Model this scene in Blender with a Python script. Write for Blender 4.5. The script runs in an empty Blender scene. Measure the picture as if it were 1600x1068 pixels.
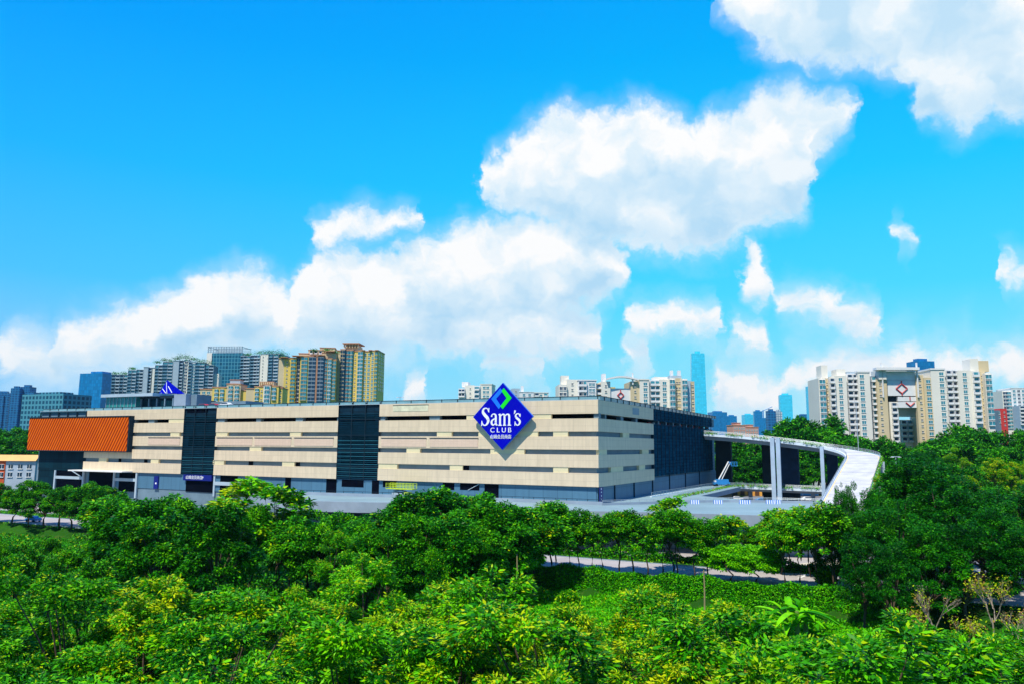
import bpy, bmesh, math, random
import numpy as np
from mathutils import Vector, Matrix

random.seed(7)
SC = bpy.context.scene
COL = SC.collection
R_ = math.radians

# ------------------------------------------------------------------ camera
F = 1199.0            # focal length in pixels of a 1600 px wide picture
EYE = 20.0
PITCH = math.atan((696 - 534) / F)
ROLL = math.atan(.007)
_cp, _sp = math.cos(PITCH), math.sin(PITCH)
cf = np.array([0, _cp, _sp]); _u = np.array([0, -_sp, _cp]); _r = np.array([1., 0, 0])
cr = _r * math.cos(ROLL) + _u * math.sin(ROLL)
cu = _u * math.cos(ROLL) - _r * math.sin(ROLL)
cam_d = bpy.data.cameras.new('camera'); cam = bpy.data.objects.new('camera', cam_d); COL.objects.link(cam)
cam_d.sensor_width = 36; cam_d.lens = 36 * F / 1600; cam_d.clip_start = .5; cam_d.clip_end = 20000
m = Matrix([[cr[i], cu[i], -cf[i]] for i in range(3)]).to_4x4(); m.translation = (0, 0, EYE)
cam.matrix_world = m
SC.camera = cam
SC.render.resolution_x = 1024; SC.render.resolution_y = 683
SC.view_settings.view_transform = 'Standard'; SC.view_settings.look = 'None'
SC.view_settings.exposure = 0.12; SC.view_settings.gamma = 1.0
SC.render.engine = 'CYCLES'
SC.cycles.transparent_max_bounces = 12

# ------------------------------------------------------------------ light
SUN_EL = R_(60)
SUN_AZ = np.array([-.52, -.854])            # horizontal direction towards the sun
sd = bpy.data.lights.new('sun', 'SUN'); sd.energy = 5.0; sd.angle = R_(.5); sd.color = (1, .93, .80)
so = bpy.data.objects.new('sun', sd); COL.objects.link(so)
sv = Vector((SUN_AZ[0] * math.cos(SUN_EL), SUN_AZ[1] * math.cos(SUN_EL), math.sin(SUN_EL)))
so.rotation_euler = sv.to_track_quat('Z', 'Y').to_euler(); so.location = sv * 300

def ray(px, py): return cf + cr * (px - 800) / F - cu * (py - 534) / F
def at(px, py, Y):
    d = ray(px, py); return d * (Y / d[1]) + np.array([0, 0, EYE])
def gz(px, py, z):
    d = ray(px, py); return d * ((z - EYE) / d[2]) + np.array([0, 0, EYE])
def azel(px, py):
    d = ray(px, py); d = d / np.linalg.norm(d)
    return math.atan2(d[0], d[1]), math.asin(d[2])

class NT:
    """small helper for node trees"""
    def __init__(s, tree): s.t = tree; s.n = tree.nodes; s.l = tree.links
    def node(s, typ, **kw):
        n = s.n.new(typ)
        for k, v in kw.items(): setattr(n, k, v)
        return n
    def put(s, sock, v):
        if hasattr(v, 'is_output') or isinstance(v, bpy.types.NodeSocket): s.l.new(v, sock)
        else: sock.default_value = v
    def math(s, op, a, b=None, c=None, clamp=False):
        n = s.node('ShaderNodeMath', operation=op); n.use_clamp = clamp
        s.put(n.inputs[0], a)
        if b is not None: s.put(n.inputs[1], b)
        if c is not None: s.put(n.inputs[2], c)
        return n.outputs[0]
    def vmath(s, op, a, b=None, c=None):
        n = s.node('ShaderNodeVectorMath', operation=op)
        s.put(n.inputs[0], a)
        if b is not None: s.put(n.inputs[1], b)
        if c is not None: s.put(n.inputs[2], c)
        return n.outputs['Value'] if op in ('DOT_PRODUCT', 'LENGTH') else n.outputs[0]
    def mix(s, fac, a, b, mode='MIX'):
        n = s.node('ShaderNodeMix', data_type='RGBA', blend_type=mode)
        s.put(n.inputs[0], fac); s.put(n.inputs[6], a); s.put(n.inputs[7], b)
        return n.outputs[2]
    def mapr(s, v, a, b, c=0., d=1., smooth=False):
        n = s.node('ShaderNodeMapRange'); n.interpolation_type = 'SMOOTHSTEP' if smooth else 'LINEAR'
        s.put(n.inputs[0], v)
        for i, q in enumerate((a, b, c, d)): s.put(n.inputs[i + 1], q)
        return n.outputs[0]
    def noise(s, vec, scale, detail=4, rough=.55, dist=0.):
        n = s.node('ShaderNodeTexNoise'); s.put(n.inputs['Vector'], vec)
        n.inputs['Scale'].default_value = scale; n.inputs['Detail'].default_value = detail
        n.inputs['Roughness'].default_value = rough; n.inputs['Distortion'].default_value = dist
        return n

# ------------------------------------------------------------------ sky with cumulus, laid out by compass direction
world = bpy.data.worlds.new('World'); SC.world = world; world.use_nodes = True
W = NT(world.node_tree); W.n.clear()
sky = W.node('ShaderNodeTexSky', sky_type='NISHITA'); sky.sun_disc = False
sky.sun_elevation = SUN_EL; sky.sun_rotation = math.atan2(SUN_AZ[0], SUN_AZ[1])
sky.air_density = 1.2; sky.dust_density = .3; sky.ozone_density = 3.0
# cloud banks: (picture x, top, bottom); each bank becomes a curve of centre and half height over the azimuth
BANKS = [
 [(738,287,287),(752,262,308),(800,222,330),(845,190,345),(880,170,360),(925,182,375),(950,182,385),(1000,158,392),(1045,180,398),(1085,205,395),(1110,175,388),(1150,180,378),(1200,146,340),(1240,128,330),(1262,140,310),(1275,152,240),(1310,142,205),(1338,166,172)],
 [(72,548,556),(95,510,572),(160,496,572),(215,484,568),(240,466,560),(310,434,552),(345,424,545),(380,412,542),(425,440,540),(455,458,545),(480,405,545),(530,388,545),(600,402,548),(650,378,548),(690,380,530),(720,352,520),(790,345,512),(850,338,505),(930,350,470),(965,375,455),(988,415,425)],
 [(1120,0,4),(1150,-60,35),(1185,-90,78),(1250,-120,102),(1330,-120,98),(1395,-120,112),(1415,-120,180),(1480,-120,204),(1530,-110,176),(1600,-90,188),(1680,-80,150),(1760,0,60)],
 [(-10,540,548),(10,530,580),(60,528,590),(95,560,600),(120,575,580),(620,598,600),(640,578,628),(668,580,626),(682,600,602),(738,556,558),(760,546,576),(850,548,576),(870,560,562),(1100,590,592),(1118,574,640),(1150,574,640),(1215,600,640),(1240,572,600),(1290,548,596),(1385,552,600),(1398,536,590),(1425,535,590),(1450,556,600),(1490,546,590),(1540,560,590),(1590,552,600),(1640,560,600)],
 [(462,377,379),(490,358,392),(520,342,386),(550,328,372),(600,332,366),(660,338,352),(676,344,345),(968,495,496),(985,478,518),(1060,478,520),(1120,484,514),(1140,498,500),(1158,425,445),(1173,382,468),(1185,386,470),(1202,428,448),(1212,462,470),(1222,453,490),(1270,456,492),(1310,458,500),(1338,482,532),(1380,490,528),(1392,505,507)],
 [(640,530,532),(660,514,545),(700,512,545),(740,520,548),(790,532,552),(962,545,546),(980,530,562),(1010,532,562),(1024,548,549),(1120,522,523),(1140,508,540),(1190,510,545),(1222,530,532),(1370,370,371),(1400,358,380),(1432,364,374),(1444,369,370),(1545,425,426),(1560,410,440),(1600,405,442),(1650,420,424)],
]
BANKS.append([(120,596,598),(140,585,610),(300,575,615),(420,570,600),(440,585,587),(630,470,472),(660,458,545),(760,452,548),(860,462,552),(935,500,545),(950,522,524)])
BASE = -.8; SPAN = 1.8           # elevations are stored as (value - BASE) / SPAN
AZ0, AZ1 = -.72, .78
def bank_ramp(T, azn, bank):
    n = T.node('ShaderNodeValToRGB'); T.l.new(azn, n.inputs[0]); r = n.color_ramp; r.interpolation = 'LINEAR'
    st = []
    for x, t, b_ in bank:
        a, e1 = azel(x, max(t, -500)); _, e2 = azel(x, b_); st.append(((a - AZ0) / (AZ1 - AZ0), (e1 + e2) / 2, abs(e1 - e2) / 2 if b_ - t > 2.5 else -.09))
    st = [(max(0.001, st[0][0] - .004), st[0][1], -.09)] + st + [(min(.999, st[-1][0] + .004), st[-1][1], -.09)]
    st = st[:31]
    while len(r.elements) < len(st): r.elements.new(.5)
    for e, (p, c, h) in zip(r.elements, st): e.position = p; e.color = ((c - BASE) / SPAN, (h + .1) / .4, 0, 1)
    s = T.node('ShaderNodeSeparateColor'); T.l.new(n.outputs[0], s.inputs[0])
    return T.math('MULTIPLY_ADD', s.outputs[0], SPAN, BASE), T.math('MULTIPLY_ADD', s.outputs[1], .4, -.1)
tc = W.node('ShaderNodeTexCoord'); sep = W.node('ShaderNodeSeparateXYZ'); W.l.new(tc.outputs['Generated'], sep.inputs[0])
az = W.math('ARCTAN2', sep.outputs[0], sep.outputs[1]); el = W.math('ARCSINE', sep.outputs[2])
cmb = W.node('ShaderNodeCombineXYZ'); W.l.new(az, cmb.inputs[0]); W.l.new(el, cmb.inputs[1])
p0 = cmb.outputs[0]
w1 = W.noise(p0, 24, 5, .60)
wv = W.vmath('MULTIPLY_ADD', w1.outputs['Color'], (.058, .048, 0), (-.029, -.024, 0))
p1 = W.vmath('ADD', p0, wv)
sp1 = W.node('ShaderNodeSeparateXYZ'); W.l.new(p1, sp1.inputs[0])
azn = W.mapr(sp1.outputs[0], AZ0, AZ1)
fine = W.noise(p1, 44, 7, .58)
curv = [bank_ramp(W, azn, b_) for b_ in BANKS]
def dens(elev):
    acc = None
    for i, (c, h) in enumerate(curv):
        u = W.math('ABSOLUTE', W.math('SUBTRACT', elev, c))
        d = W.math('MULTIPLY_ADD', W.math('SUBTRACT', h, u), 34., .1)
        d = W.math('MINIMUM', W.math('MAXIMUM', d, -3.), 1.5)
        acc = d if acc is None else W.math('MAXIMUM', acc, d)
    return acc
D0 = dens(sp1.outputs[1]); D1 = dens(W.math('ADD', sp1.outputs[1], .034))
nd = W.math('MULTIPLY_ADD', fine.outputs[0], 1.5, -.72)
alpha = W.mapr(W.math('ADD', D0, nd), -.24, .62, 0, 1, True)
relief = W.math('SUBTRACT', D1, D0)
puff = W.noise(W.vmath('ADD', p1, (.008, .02, 0)), 13, 4, .52)
sh = W.math('ADD', W.mapr(relief, -.9, .9, .0, .85), W.mapr(puff.outputs[0], .40, .64, -.2, .42))
sh = W.math('MULTIPLY', sh, W.mapr(D0, .0, .8, .45, 1.0), clamp=True)
cr1 = W.node('ShaderNodeValToRGB'); W.l.new(sh, cr1.inputs[0]); q = cr1.color_ramp
q.elements[0].position = .05; q.elements[0].color = (1.0, 1.0, 1.0, 1); q.elements[1].position = 1.; q.elements[1].color = (.46, .72, .93, 1)
e = q.elements.new(.42); e.color = (.74, .88, .98, 1)
ccol = cr1.outputs[0]
# thin veil low over the horizon and round the banks
veil = W.mapr(W.math('ADD', W.mapr(D0, -1.5, .2, 0, .55), W.math('MULTIPLY', W.mapr(el, .24, .03, 0, .75), W.mapr(puff.outputs[0], .38, .7))), .14, .95, 0, .60, True)
ramp = W.node('ShaderNodeValToRGB'); W.l.new(W.mapr(el, 0.0, R_(42)), ramp.inputs[0])
rs = ramp.color_ramp
for i, (pos, c) in enumerate([(0, (.38, .84, 1.0)), (.12, (.25, .79, 1.0)), (.26, (.07, .69, 1.0)), (.45, (.012, .58, 1.0)), (.66, (.0, .44, 1.0)), (.85, (.0, .34, 1.0)), (1, (.0, .26, 1.0))]):
    e = rs.elements[i] if i < 2 else rs.elements.new(pos)
    e.position = pos; e.color = (*c, 1)
hs = W.node('ShaderNodeSeparateColor', mode='HSV'); W.l.new(sky.outputs[0], hs.inputs[0])
lum = W.mapr(W.math('MULTIPLY', hs.outputs[2], .11), .15, 1.1, .97, 1.06)
gcol = W.mix(W.mapr(az, -.60, .15), (1, .80, 1, 1), (1, 1, 1, 1))
skyc = W.mix(1.0, W.mix(1.0, ramp.outputs[0], gcol, 'MULTIPLY'), lum, 'MULTIPLY')
c1 = W.mix(veil, skyc, (.80, .92, 1.0, 1))
c2 = W.mix(alpha, c1, ccol)
away = W.mapr(W.math('ABSOLUTE', az), .75, 1.5, 0, 1, True)  # sky beside and behind the view deepened to cut fill on shaded walls
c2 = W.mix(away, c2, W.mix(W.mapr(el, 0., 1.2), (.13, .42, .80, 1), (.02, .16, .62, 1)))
front = W.math('GREATER_THAN', sep.outputs[2], -.02)
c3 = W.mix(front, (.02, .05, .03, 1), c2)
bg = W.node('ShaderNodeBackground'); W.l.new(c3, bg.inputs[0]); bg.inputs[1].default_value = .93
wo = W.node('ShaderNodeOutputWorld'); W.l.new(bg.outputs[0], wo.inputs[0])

# ------------------------------------------------------------------ materials
MATS = {}
def mat(name, col, rough=.7, metal=0., var=.12, nscale=.35, spec=.4, bump=0., emit=0.):
    if name in MATS: return MATS[name]
    mt = bpy.data.materials.new(name); mt.use_nodes = True; T = NT(mt.node_tree)
    b = T.n['Principled BSDF']; b.inputs['Roughness'].default_value = rough; b.inputs['Metallic'].default_value = metal
    b.inputs['Specular IOR Level'].default_value = spec
    tcn = T.node('ShaderNodeTexCoord')
    nz = T.noise(tcn.outputs['Object'], nscale, 6, .6)
    lo = tuple(c * (1 - var) for c in col) + (1,); hi = tuple(min(1, c * (1 + var)) for c in col) + (1,)
    T.l.new(T.mix(T.mapr(nz.outputs[0], .3, .7), lo, hi), b.inputs['Base Color'])
    if bump:
        bn = T.node('ShaderNodeBump'); bn.inputs['Strength'].default_value = bump
        n2 = T.noise(tcn.outputs['Object'], nscale * 12, 4); T.l.new(n2.outputs[0], bn.inputs['Height']); T.l.new(bn.outputs[0], b.inputs['Normal'])
    if emit: b.inputs['Emission Color'].default_value = (*col, 1); b.inputs['Emission Strength'].default_value = emit
    MATS[name] = mt; return mt

def grid_mat(name, panel, joint, bw, bh, jw, rough=.5, spec=.4, metal=0., var=.1, offset=0., var2=None, dirt=.0):
    """flat panels with joints, in the object's own x-y / z"""
    if name in MATS: return MATS[name]
    mt = bpy.data.materials.new(name); mt.use_nodes = True; T = NT(mt.node_tree)
    b = T.n['Principled BSDF']; b.inputs['Roughness'].default_value = rough; b.inputs['Metallic'].default_value = metal
    b.inputs['Specular IOR Level'].default_value = spec
    tcn = T.node('ShaderNodeTexCoord'); sp = T.node('ShaderNodeSeparateXYZ'); T.l.new(tcn.outputs['Object'], sp.inputs[0])
    cb = T.node('ShaderNodeCombineXYZ'); T.l.new(T.math('SUBTRACT', sp.outputs[0], sp.outputs[1]), cb.inputs[0]); T.l.new(sp.outputs[2], cb.inputs[1])
    br = T.node('ShaderNodeTexBrick'); br.offset = offset; br.squash = 1
    T.l.new(cb.outputs[0], br.inputs['Vector'])
    br.inputs['Scale'].default_value = 1; br.inputs['Brick Width'].default_value = bw; br.inputs['Row Height'].default_value = bh
    br.inputs['Mortar Size'].default_value = jw; br.inputs['Mortar Smooth'].default_value = .1; br.inputs['Bias'].default_value = 0
    p2 = var2 or tuple(c * (1 - var) for c in panel)
    br.inputs['Color1'].default_value = (*panel, 1); br.inputs['Color2'].default_value = (*p2, 1); br.inputs['Mortar'].default_value = (*joint, 1)
    c = br.outputs[0]
    st = T.node('ShaderNodeMapping'); T.l.new(tcn.outputs['Object'], st.inputs[0]); st.inputs['Scale'].default_value = (.8, .8, .12)
    nz = T.noise(st.outputs[0], 1.2, 6, .6)
    c = T.mix(T.mapr(nz.outputs[0], .35, .75, 0, dirt + .06), c, tuple(x * .55 for x in panel) + (1,))
    T.l.new(c, b.inputs['Base Color'])
    MATS[name] = mt; return mt

def leaf_mat(name, c1, c2, trans=.09, rough=.42, spec=.09):
    if name in MATS: return MATS[name]
    mt = bpy.data.materials.new(name); mt.use_nodes = True; T = NT(mt.node_tree)
    b = T.n['Principled BSDF']; b.inputs['Roughness'].default_value = rough; b.inputs['Specular IOR Level'].default_value = spec
    tcn = T.node('ShaderNodeTexCoord'); oi = T.node('ShaderNodeObjectInfo')
    nz = T.noise(tcn.outputs['Object'], .9, 5, .65)
    fac = T.math('ADD', T.mapr(nz.outputs[0], .35, .65), T.mapr(oi.outputs['Random'], 0, 1, -.35, .35), clamp=True)
    c = T.mix(fac, (*c1, 1), (*c2, 1))
    T.l.new(c, b.inputs['Base Color'])
    tr = T.node('ShaderNodeBsdfTranslucent'); T.l.new(c, tr.inputs[0])
    mx = T.node('ShaderNodeMixShader'); mx.inputs[0].default_value = trans
    T.l.new(b.outputs[0], mx.inputs[1]); T.l.new(tr.outputs[0], mx.inputs[2])
    T.l.new(mx.outputs[0], T.n['Material Output'].inputs['Surface'])
    MATS[name] = mt; return mt

BEIGE = grid_mat('beige_cladding', (.81, .66, .465), (.64, .52, .38), 3.0, 1.54, .035, rough=.55, var=.06, dirt=.34)
BEIGE_IN = mat('beige_infill', (.78, .68, .42), .6, var=.08)
PINK = grid_mat('pinkish_banner_panels', (.78, .58, .44), (.60, .44, .34), 1.1, .62, .02, rough=.5, var=.06, dirt=.05)
GREYP = mat('grey_blue_wall', (.15, .23, .29), .6, var=.2, nscale=.2)
PLINTH = grid_mat('plinth_panels', (.085, .21, .33), (.04, .11, .18), 3.6, 5.2, .05, rough=.5, var=.12, dirt=.25)
LIGHTG = mat('light_grey_metal', (.42, .52, .60), .45, var=.08)
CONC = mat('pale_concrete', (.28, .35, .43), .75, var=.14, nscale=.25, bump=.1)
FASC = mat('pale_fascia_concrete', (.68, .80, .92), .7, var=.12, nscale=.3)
ROADC = mat('bright_concrete_road', (.55, .55, .56), .8, var=.16, nscale=.3, bump=.1)
ASPH = mat('grey_asphalt', (.40, .37, .36), .9, var=.16, nscale=.15, bump=.1)
DECKM = mat('pale_blue_grey_deck', (.22, .33, .37), .75, var=.12, nscale=.1)
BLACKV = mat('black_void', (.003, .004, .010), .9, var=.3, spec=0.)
NAVY = grid_mat('dark_louvre_glass', (.014, .095, .165), (.004, .028, .06), 2.6, .9, .05, rough=.9, spec=0., var=.5, dirt=.1)
NAVYL = mat('dark_louvre_blade', (.012, .075, .125), .8, spec=0., var=.25)
TEALG = grid_mat('dark_teal_glass', (.002, .030, .050), (.002, .010, .02), 2.2, 2.9, .07, rough=.6, spec=.08, var=.4)
SIGNB = mat('sign_blue', (.0005, .001, .48), .5, var=.04, nscale=.1, spec=.08)
SIGNE = mat('sign_edge_blue', (.01, .16, .70), .4, var=.1)
SIGNW = mat('sign_white', (.88, .90, .94), .5, var=.02)
EMBL = mat('emblem_light_blue', (.01, .20, .92), .4, var=.03)
EMGR = mat('emblem_green', (.01, .80, .02), .4, var=.03)
WHITE = mat('white_paint', (.80, .80, .79), .5, var=.06)
WHITE2 = mat('warm_white_wall', (.80, .77, .68), .7, var=.06, nscale=.06)
CREAM = mat('cream_wall', (.66, .54, .33), .75, var=.1, nscale=.06)
YELLW = mat('yellow_ochre_wall', (.74, .56, .13), .75, var=.14, nscale=.06)
TERRA = mat('terracotta_trim', (.50, .25, .14), .8, var=.15)
STEEL = mat('galvanised_steel', (.45, .52, .56), .4, metal=.3, var=.1)
DKSTEEL = mat('dark_steel', (.012, .028, .045), .7, spec=.1, var=.2)
BARK = mat('brown_bark', (.10, .065, .045), .9, var=.35, nscale=2.5, bump=.4)
BARKP = mat('pale_twig_bark', (.34, .27, .20), .9, var=.25, nscale=2.5)
RED = mat('red_paint', (.55, .03, .03), .45, var=.1)
BLUEP = mat('blue_paint', (.03, .25, .60), .4, var=.1)
YGREEN = mat('yellow_green_paint', (.50, .66, .03), .45, var=.1)
GLASSD = mat('window_glass_dark', (.02, .05, .09), .12, var=.4, nscale=.5, spec=.6)
GLASST = mat('window_glass_teal', (.05, .26, .32), .12, var=.45, nscale=.5, spec=.6)
PALEGL = mat('parapet_glass', (.18, .34, .38), .2, var=.15)
# leaves
L_MID = leaf_mat('leaf_mid_green', (.018, .20, .001), (.065, .37, .001))
L_DARK = leaf_mat('leaf_dark_green', (.002, .065, .002), (.010, .155, .001), .08)
L_BRT = leaf_mat('leaf_bright_green', (.09, .47, .001), (.22, .66, .001), .16)
L_YEL = leaf_mat('leaf_yellow_green', (.24, .50, .001), (.52, .60, .002), .13)
L_OCH = leaf_mat('leaf_ochre_tip', (.34, .28, .002), (.28, .38, .002), .15)
L_BRN = leaf_mat('leaf_dry_brown', (.30, .13, .03), (.38, .22, .04), .15)
L_GRS = leaf_mat('leaf_grass', (.03, .38, .002), (.14, .55, .003), .2)

# ------------------------------------------------------------------ mesh helpers
class MB:
    def __init__(s): s.v = []; s.f = []; s.m = []; s.mats = []; s.cut = []
    def mi(s, m):
        if m not in s.mats: s.mats.append(m)
        return s.mats.index(m)
    def add(s, vs, fs, m):
        s.cut.append((len(s.v), len(s.f))); o = len(s.v); s.v += [tuple(map(float, v)) for v in vs]; k = s.mi(m)
        for f in fs: s.f.append(tuple(i + o for i in f)); s.m.append(k)
    def box(s, x0, x1, y0, y1, z0, z1, m):
        if x0 > x1: x0, x1 = x1, x0
        if y0 > y1: y0, y1 = y1, y0
        s.add([(x0,y0,z0),(x1,y0,z0),(x1,y1,z0),(x0,y1,z0),(x0,y0,z1),(x1,y0,z1),(x1,y1,z1),(x0,y1,z1)],
              [(0,3,2,1),(4,5,6,7),(0,1,5,4),(1,2,6,5),(2,3,7,6),(3,0,4,7)], m); return s
    def prism(s, pts, z0, z1, m, axis='z', flip=False):
        """pts: list of 2-D points; extruded along axis"""
        n = len(pts)
        def P(a, b, c): return (a, b, c) if axis == 'z' else ((a, c, b) if axis == 'y' else (c, a, b))
        vs = [P(a, b, z0) for a, b in pts] + [P(a, b, z1) for a, b in pts]
        fs = [tuple(range(n))[::-1], tuple(range(n, 2 * n))] + [(i, (i + 1) % n, n + (i + 1) % n, n + i) for i in range(n)]
        s.add(vs, fs, m); return s
    def tube(s, pts, rad, m, n=6, cap=True):
        pts = [Vector(p) for p in pts]; rings = []
        for i, p in enumerate(pts):
            d = (pts[min(i + 1, len(pts) - 1)] - pts[max(i - 1, 0)]).normalized()
            a = d.cross(Vector((0, 0, 1)))
            if a.length < .05: a = d.cross(Vector((1, 0, 0)))
            a.normalize(); b = d.cross(a)
            r = rad[i] if isinstance(rad, (list, tuple)) else rad
            rings.append([p + (a * math.cos(2 * math.pi * k / n) + b * math.sin(2 * math.pi * k / n)) * r for k in range(n)])
        vs = [v for r in rings for v in r]
        fs = [(i * n + k, i * n + (k + 1) % n, (i + 1) * n + (k + 1) % n, (i + 1) * n + k) for i in range(len(pts) - 1) for k in range(n)]
        if cap: fs += [tuple(range(n))[::-1], tuple((len(pts) - 1) * n + k for k in range(n))]
        s.add(vs, fs, m); return s
    def sweep(s, path, prof, m, close=False):
        """path: [(x,y,z,nx,ny)], prof: closed polygon [(offset, height)]"""
        n = len(prof); vs = []
        for (x, y, z, nx, ny) in path:
            for (o, h) in prof: vs.append((x + nx * o, y + ny * o, z + h))
        fs = [(i * n + k, i * n + (k + 1) % n, (i + 1) * n + (k + 1) % n, (i + 1) * n + k) for i in range(len(path) - 1) for k in range(n)]
        fs += [tuple(range(n))[::-1], tuple((len(path) - 1) * n + k for k in range(n))]
        s.add(vs, fs, m); return s
    def build_each(s, name, parent=None):
        """every piece that was added becomes an object of its own"""
        out = []
        for i, (v0, f0) in enumerate(s.cut):
            v1, f1 = s.cut[i + 1] if i + 1 < len(s.cut) else (len(s.v), len(s.f))
            q = MB(); q.v = s.v[v0:v1]; q.f = [tuple(k - v0 for k in f) for f in s.f[f0:f1]]; q.mats = [s.mats[s.m[f0]]]; q.m = [0] * (f1 - f0)
            out.append(q.build(name, parent))
        return out
    def build(s, name, parent=None, smooth=False, fix=True):
        me = bpy.data.meshes.new(name); me.from_pydata(s.v, [], s.f); me.update()
        for mm in s.mats: me.materials.append(mm)
        me.polygons.foreach_set('material_index', s.m)
        if fix:
            bm = bmesh.new(); bm.from_mesh(me); bmesh.ops.recalc_face_normals(bm, faces=bm.faces); bm.to_mesh(me); bm.free()
        if smooth: me.polygons.foreach_set('use_smooth', [True] * len(me.polygons))
        o = bpy.data.objects.new(name, me); COL.objects.link(o)
        if parent: o.parent = parent
        return o

def tag(o, label=None, cat=None, group=None, kind=None):
    if label: o['label'] = label
    if cat: o['category'] = cat
    if group: o['group'] = group
    if kind: o['kind'] = kind
    return o
def empty(name, loc=(0, 0, 0), rz=0, label=None, cat=None, group=None):
    o = bpy.data.objects.new(name, None); COL.objects.link(o); o.location = loc; o.rotation_euler = (0, 0, rz)
    o.empty_display_size = .5
    return tag(o, label, cat, group)
def copy_tree(o, parent=None):
    c = o.copy(); COL.objects.link(c); c.parent = parent
    for ch in list(CH.get(o.name, [])):
        d = ch.copy(); COL.objects.link(d); d.parent = c
    return c
CH = {}

# ------------------------------------------------------------------ the store's frame: x along the front to the left, y out of the front, z up
EX = np.array([-2400., 1199.]); EX /= np.linalg.norm(EX); EY = np.array([-EX[1], EX[0]])
C0 = at(935.5, 759, 173.)[:2]
YAW = math.atan2(EX[1], EX[0])
def l2w(s, y, z=0.): p = C0 + EX * s + EY * y; return (p[0], p[1], z)
def w2l(p): q = np.array(p[:2]) - C0; return float(q @ EX), float(q @ EY)
def fs(px, py=690, off=0.):
    d = ray(px, py); t = (off + C0 @ EY) / (d[:2] @ EY); p = d * t + np.array([0, 0, EYE]); return w2l(p)[0], p[2]
def ft(px, py=690, off=0.):
    d = ray(px, py); t = (off + C0 @ EX) / (d[:2] @ EX); p = d * t + np.array([0, 0, EYE]); return -w2l(p)[1], p[2]
def S(px, py=690, off=0.): return fs(px, py, off)[0]
def Tt(px, py=690, off=0.): return ft(px, py, off)[0]

DZ = 7.4      # level of the raised forecourt

# ------------------------------------------------------------------ ground
def smooth(a, b, x):
    t = np.clip((x - a) / (b - a), 0, 1); return t * t * (3 - 2 * t)
def hgt(x, y):
    x = np.asarray(x, float); y = np.asarray(y, float)
    ly = (x - C0[0]) * EY[0] + (y - C0[1]) * EY[1]; lx = (x - C0[0]) * EX[0] + (y - C0[1]) * EX[1]
    h = -3.0 * smooth(45.5, 49.5, ly)
    h = h + 11 * smooth(60, 130, -lx) * smooth(10, 150, -ly)          # rise behind the ramp on the right
    h = h + 8 * smooth(225, 300, lx) * smooth(0, 120, -ly)
    h = h * (1 - smooth(700, 1200, np.hypot(x, y)))
    return h
def height_sheet():
    xs = np.concatenate([np.linspace(-9000, -500, 9), np.linspace(-450, 450, 181), np.linspace(500, 9000, 9)])
    ys = np.concatenate([np.linspace(-3000, -40, 5), np.linspace(-20, 700, 181), np.linspace(760, 12000, 12)])
    X, Y = np.meshgrid(xs, ys, indexing='ij'); Z = hgt(X, Y) - .06 * (np.hypot(X, Y) > 500)
    nx, ny = X.shape; vs = np.stack([X, Y, Z], -1).reshape(-1, 3)
    fsx = [(i * ny + j, (i + 1) * ny + j, (i + 1) * ny + j + 1, i * ny + j + 1) for i in range(nx - 1) for j in range(ny - 1)]
    me = bpy.data.meshes.new('ground'); me.from_pydata(vs.tolist(), [], fsx); me.update()
    mt = bpy.data.materials.new('green_soil'); mt.use_nodes = True; T = NT(mt.node_tree); b = T.n['Principled BSDF']
    tcn = T.node('ShaderNodeTexCoord'); n1 = T.noise(tcn.outputs['Object'], .05, 8, .65); n2 = T.noise(tcn.outputs['Object'], .8, 6, .7)
    c = T.mix(T.mapr(n1.outputs[0], .4, .62), (.007, .045, .004, 1), (.022, .11, .004, 1))
    c = T.mix(T.mapr(n2.outputs[0], .55, .75, 0, .55), c, (.14, .13, .03, 1))
    T.l.new(c, b.inputs['Base Color']); b.inputs['Roughness'].default_value = .95; b.inputs['Specular IOR Level'].default_value = .1
    me.materials.append(mt); me.polygons.foreach_set('use_smooth', [True] * len(me.polygons))
    o = bpy.data.objects.new('ground', me); COL.objects.link(o); o['kind'] = 'structure'
height_sheet()

def strip(name, x0, x1, y0, y1, z, m, kind='structure', n=24, thick=0.):
    b = MB()
    xs = np.linspace(x0, x1, n)
    vs = []
    for x in xs:
        for y in (y0, y1):
            vs.append(l2w(x, y, z))
    b.add(vs, [(2 * i, 2 * i + 2, 2 * i + 3, 2 * i + 1) for i in range(n - 1)], m)
    o = b.build(name); o['kind'] = kind; return o
strip('road', -330, 420, 30.5, 42.5, .05, ASPH)
strip('service_road', -330, 420, 9, 22.5, .05, ASPH)
strip('paved_yard', -170, -2, -190, 6, .045, mat('yard_concrete', (.17, .17, .18), .9, var=.15, nscale=.08))
strip('forecourt', 92, 330, -6, 9, .06, mat('forecourt_paving', (.30, .32, .34), .85, var=.12))
def kerb(name, x0, x1, y, lab=None):
    b = MB(); A = [(*l2w(x, y), EY[0], EY[1]) for x in np.linspace(x0, x1, 20)]
    b.sweep(A, [(-.15, 0), (.15, 0), (.15, .16), (-.15, .16)], CONC); o = b.build(name); o['kind'] = 'structure'
for y in (30.3, 42.7, 22.7, 8.8): kerb('kerb', -330, 420, y)
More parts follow.
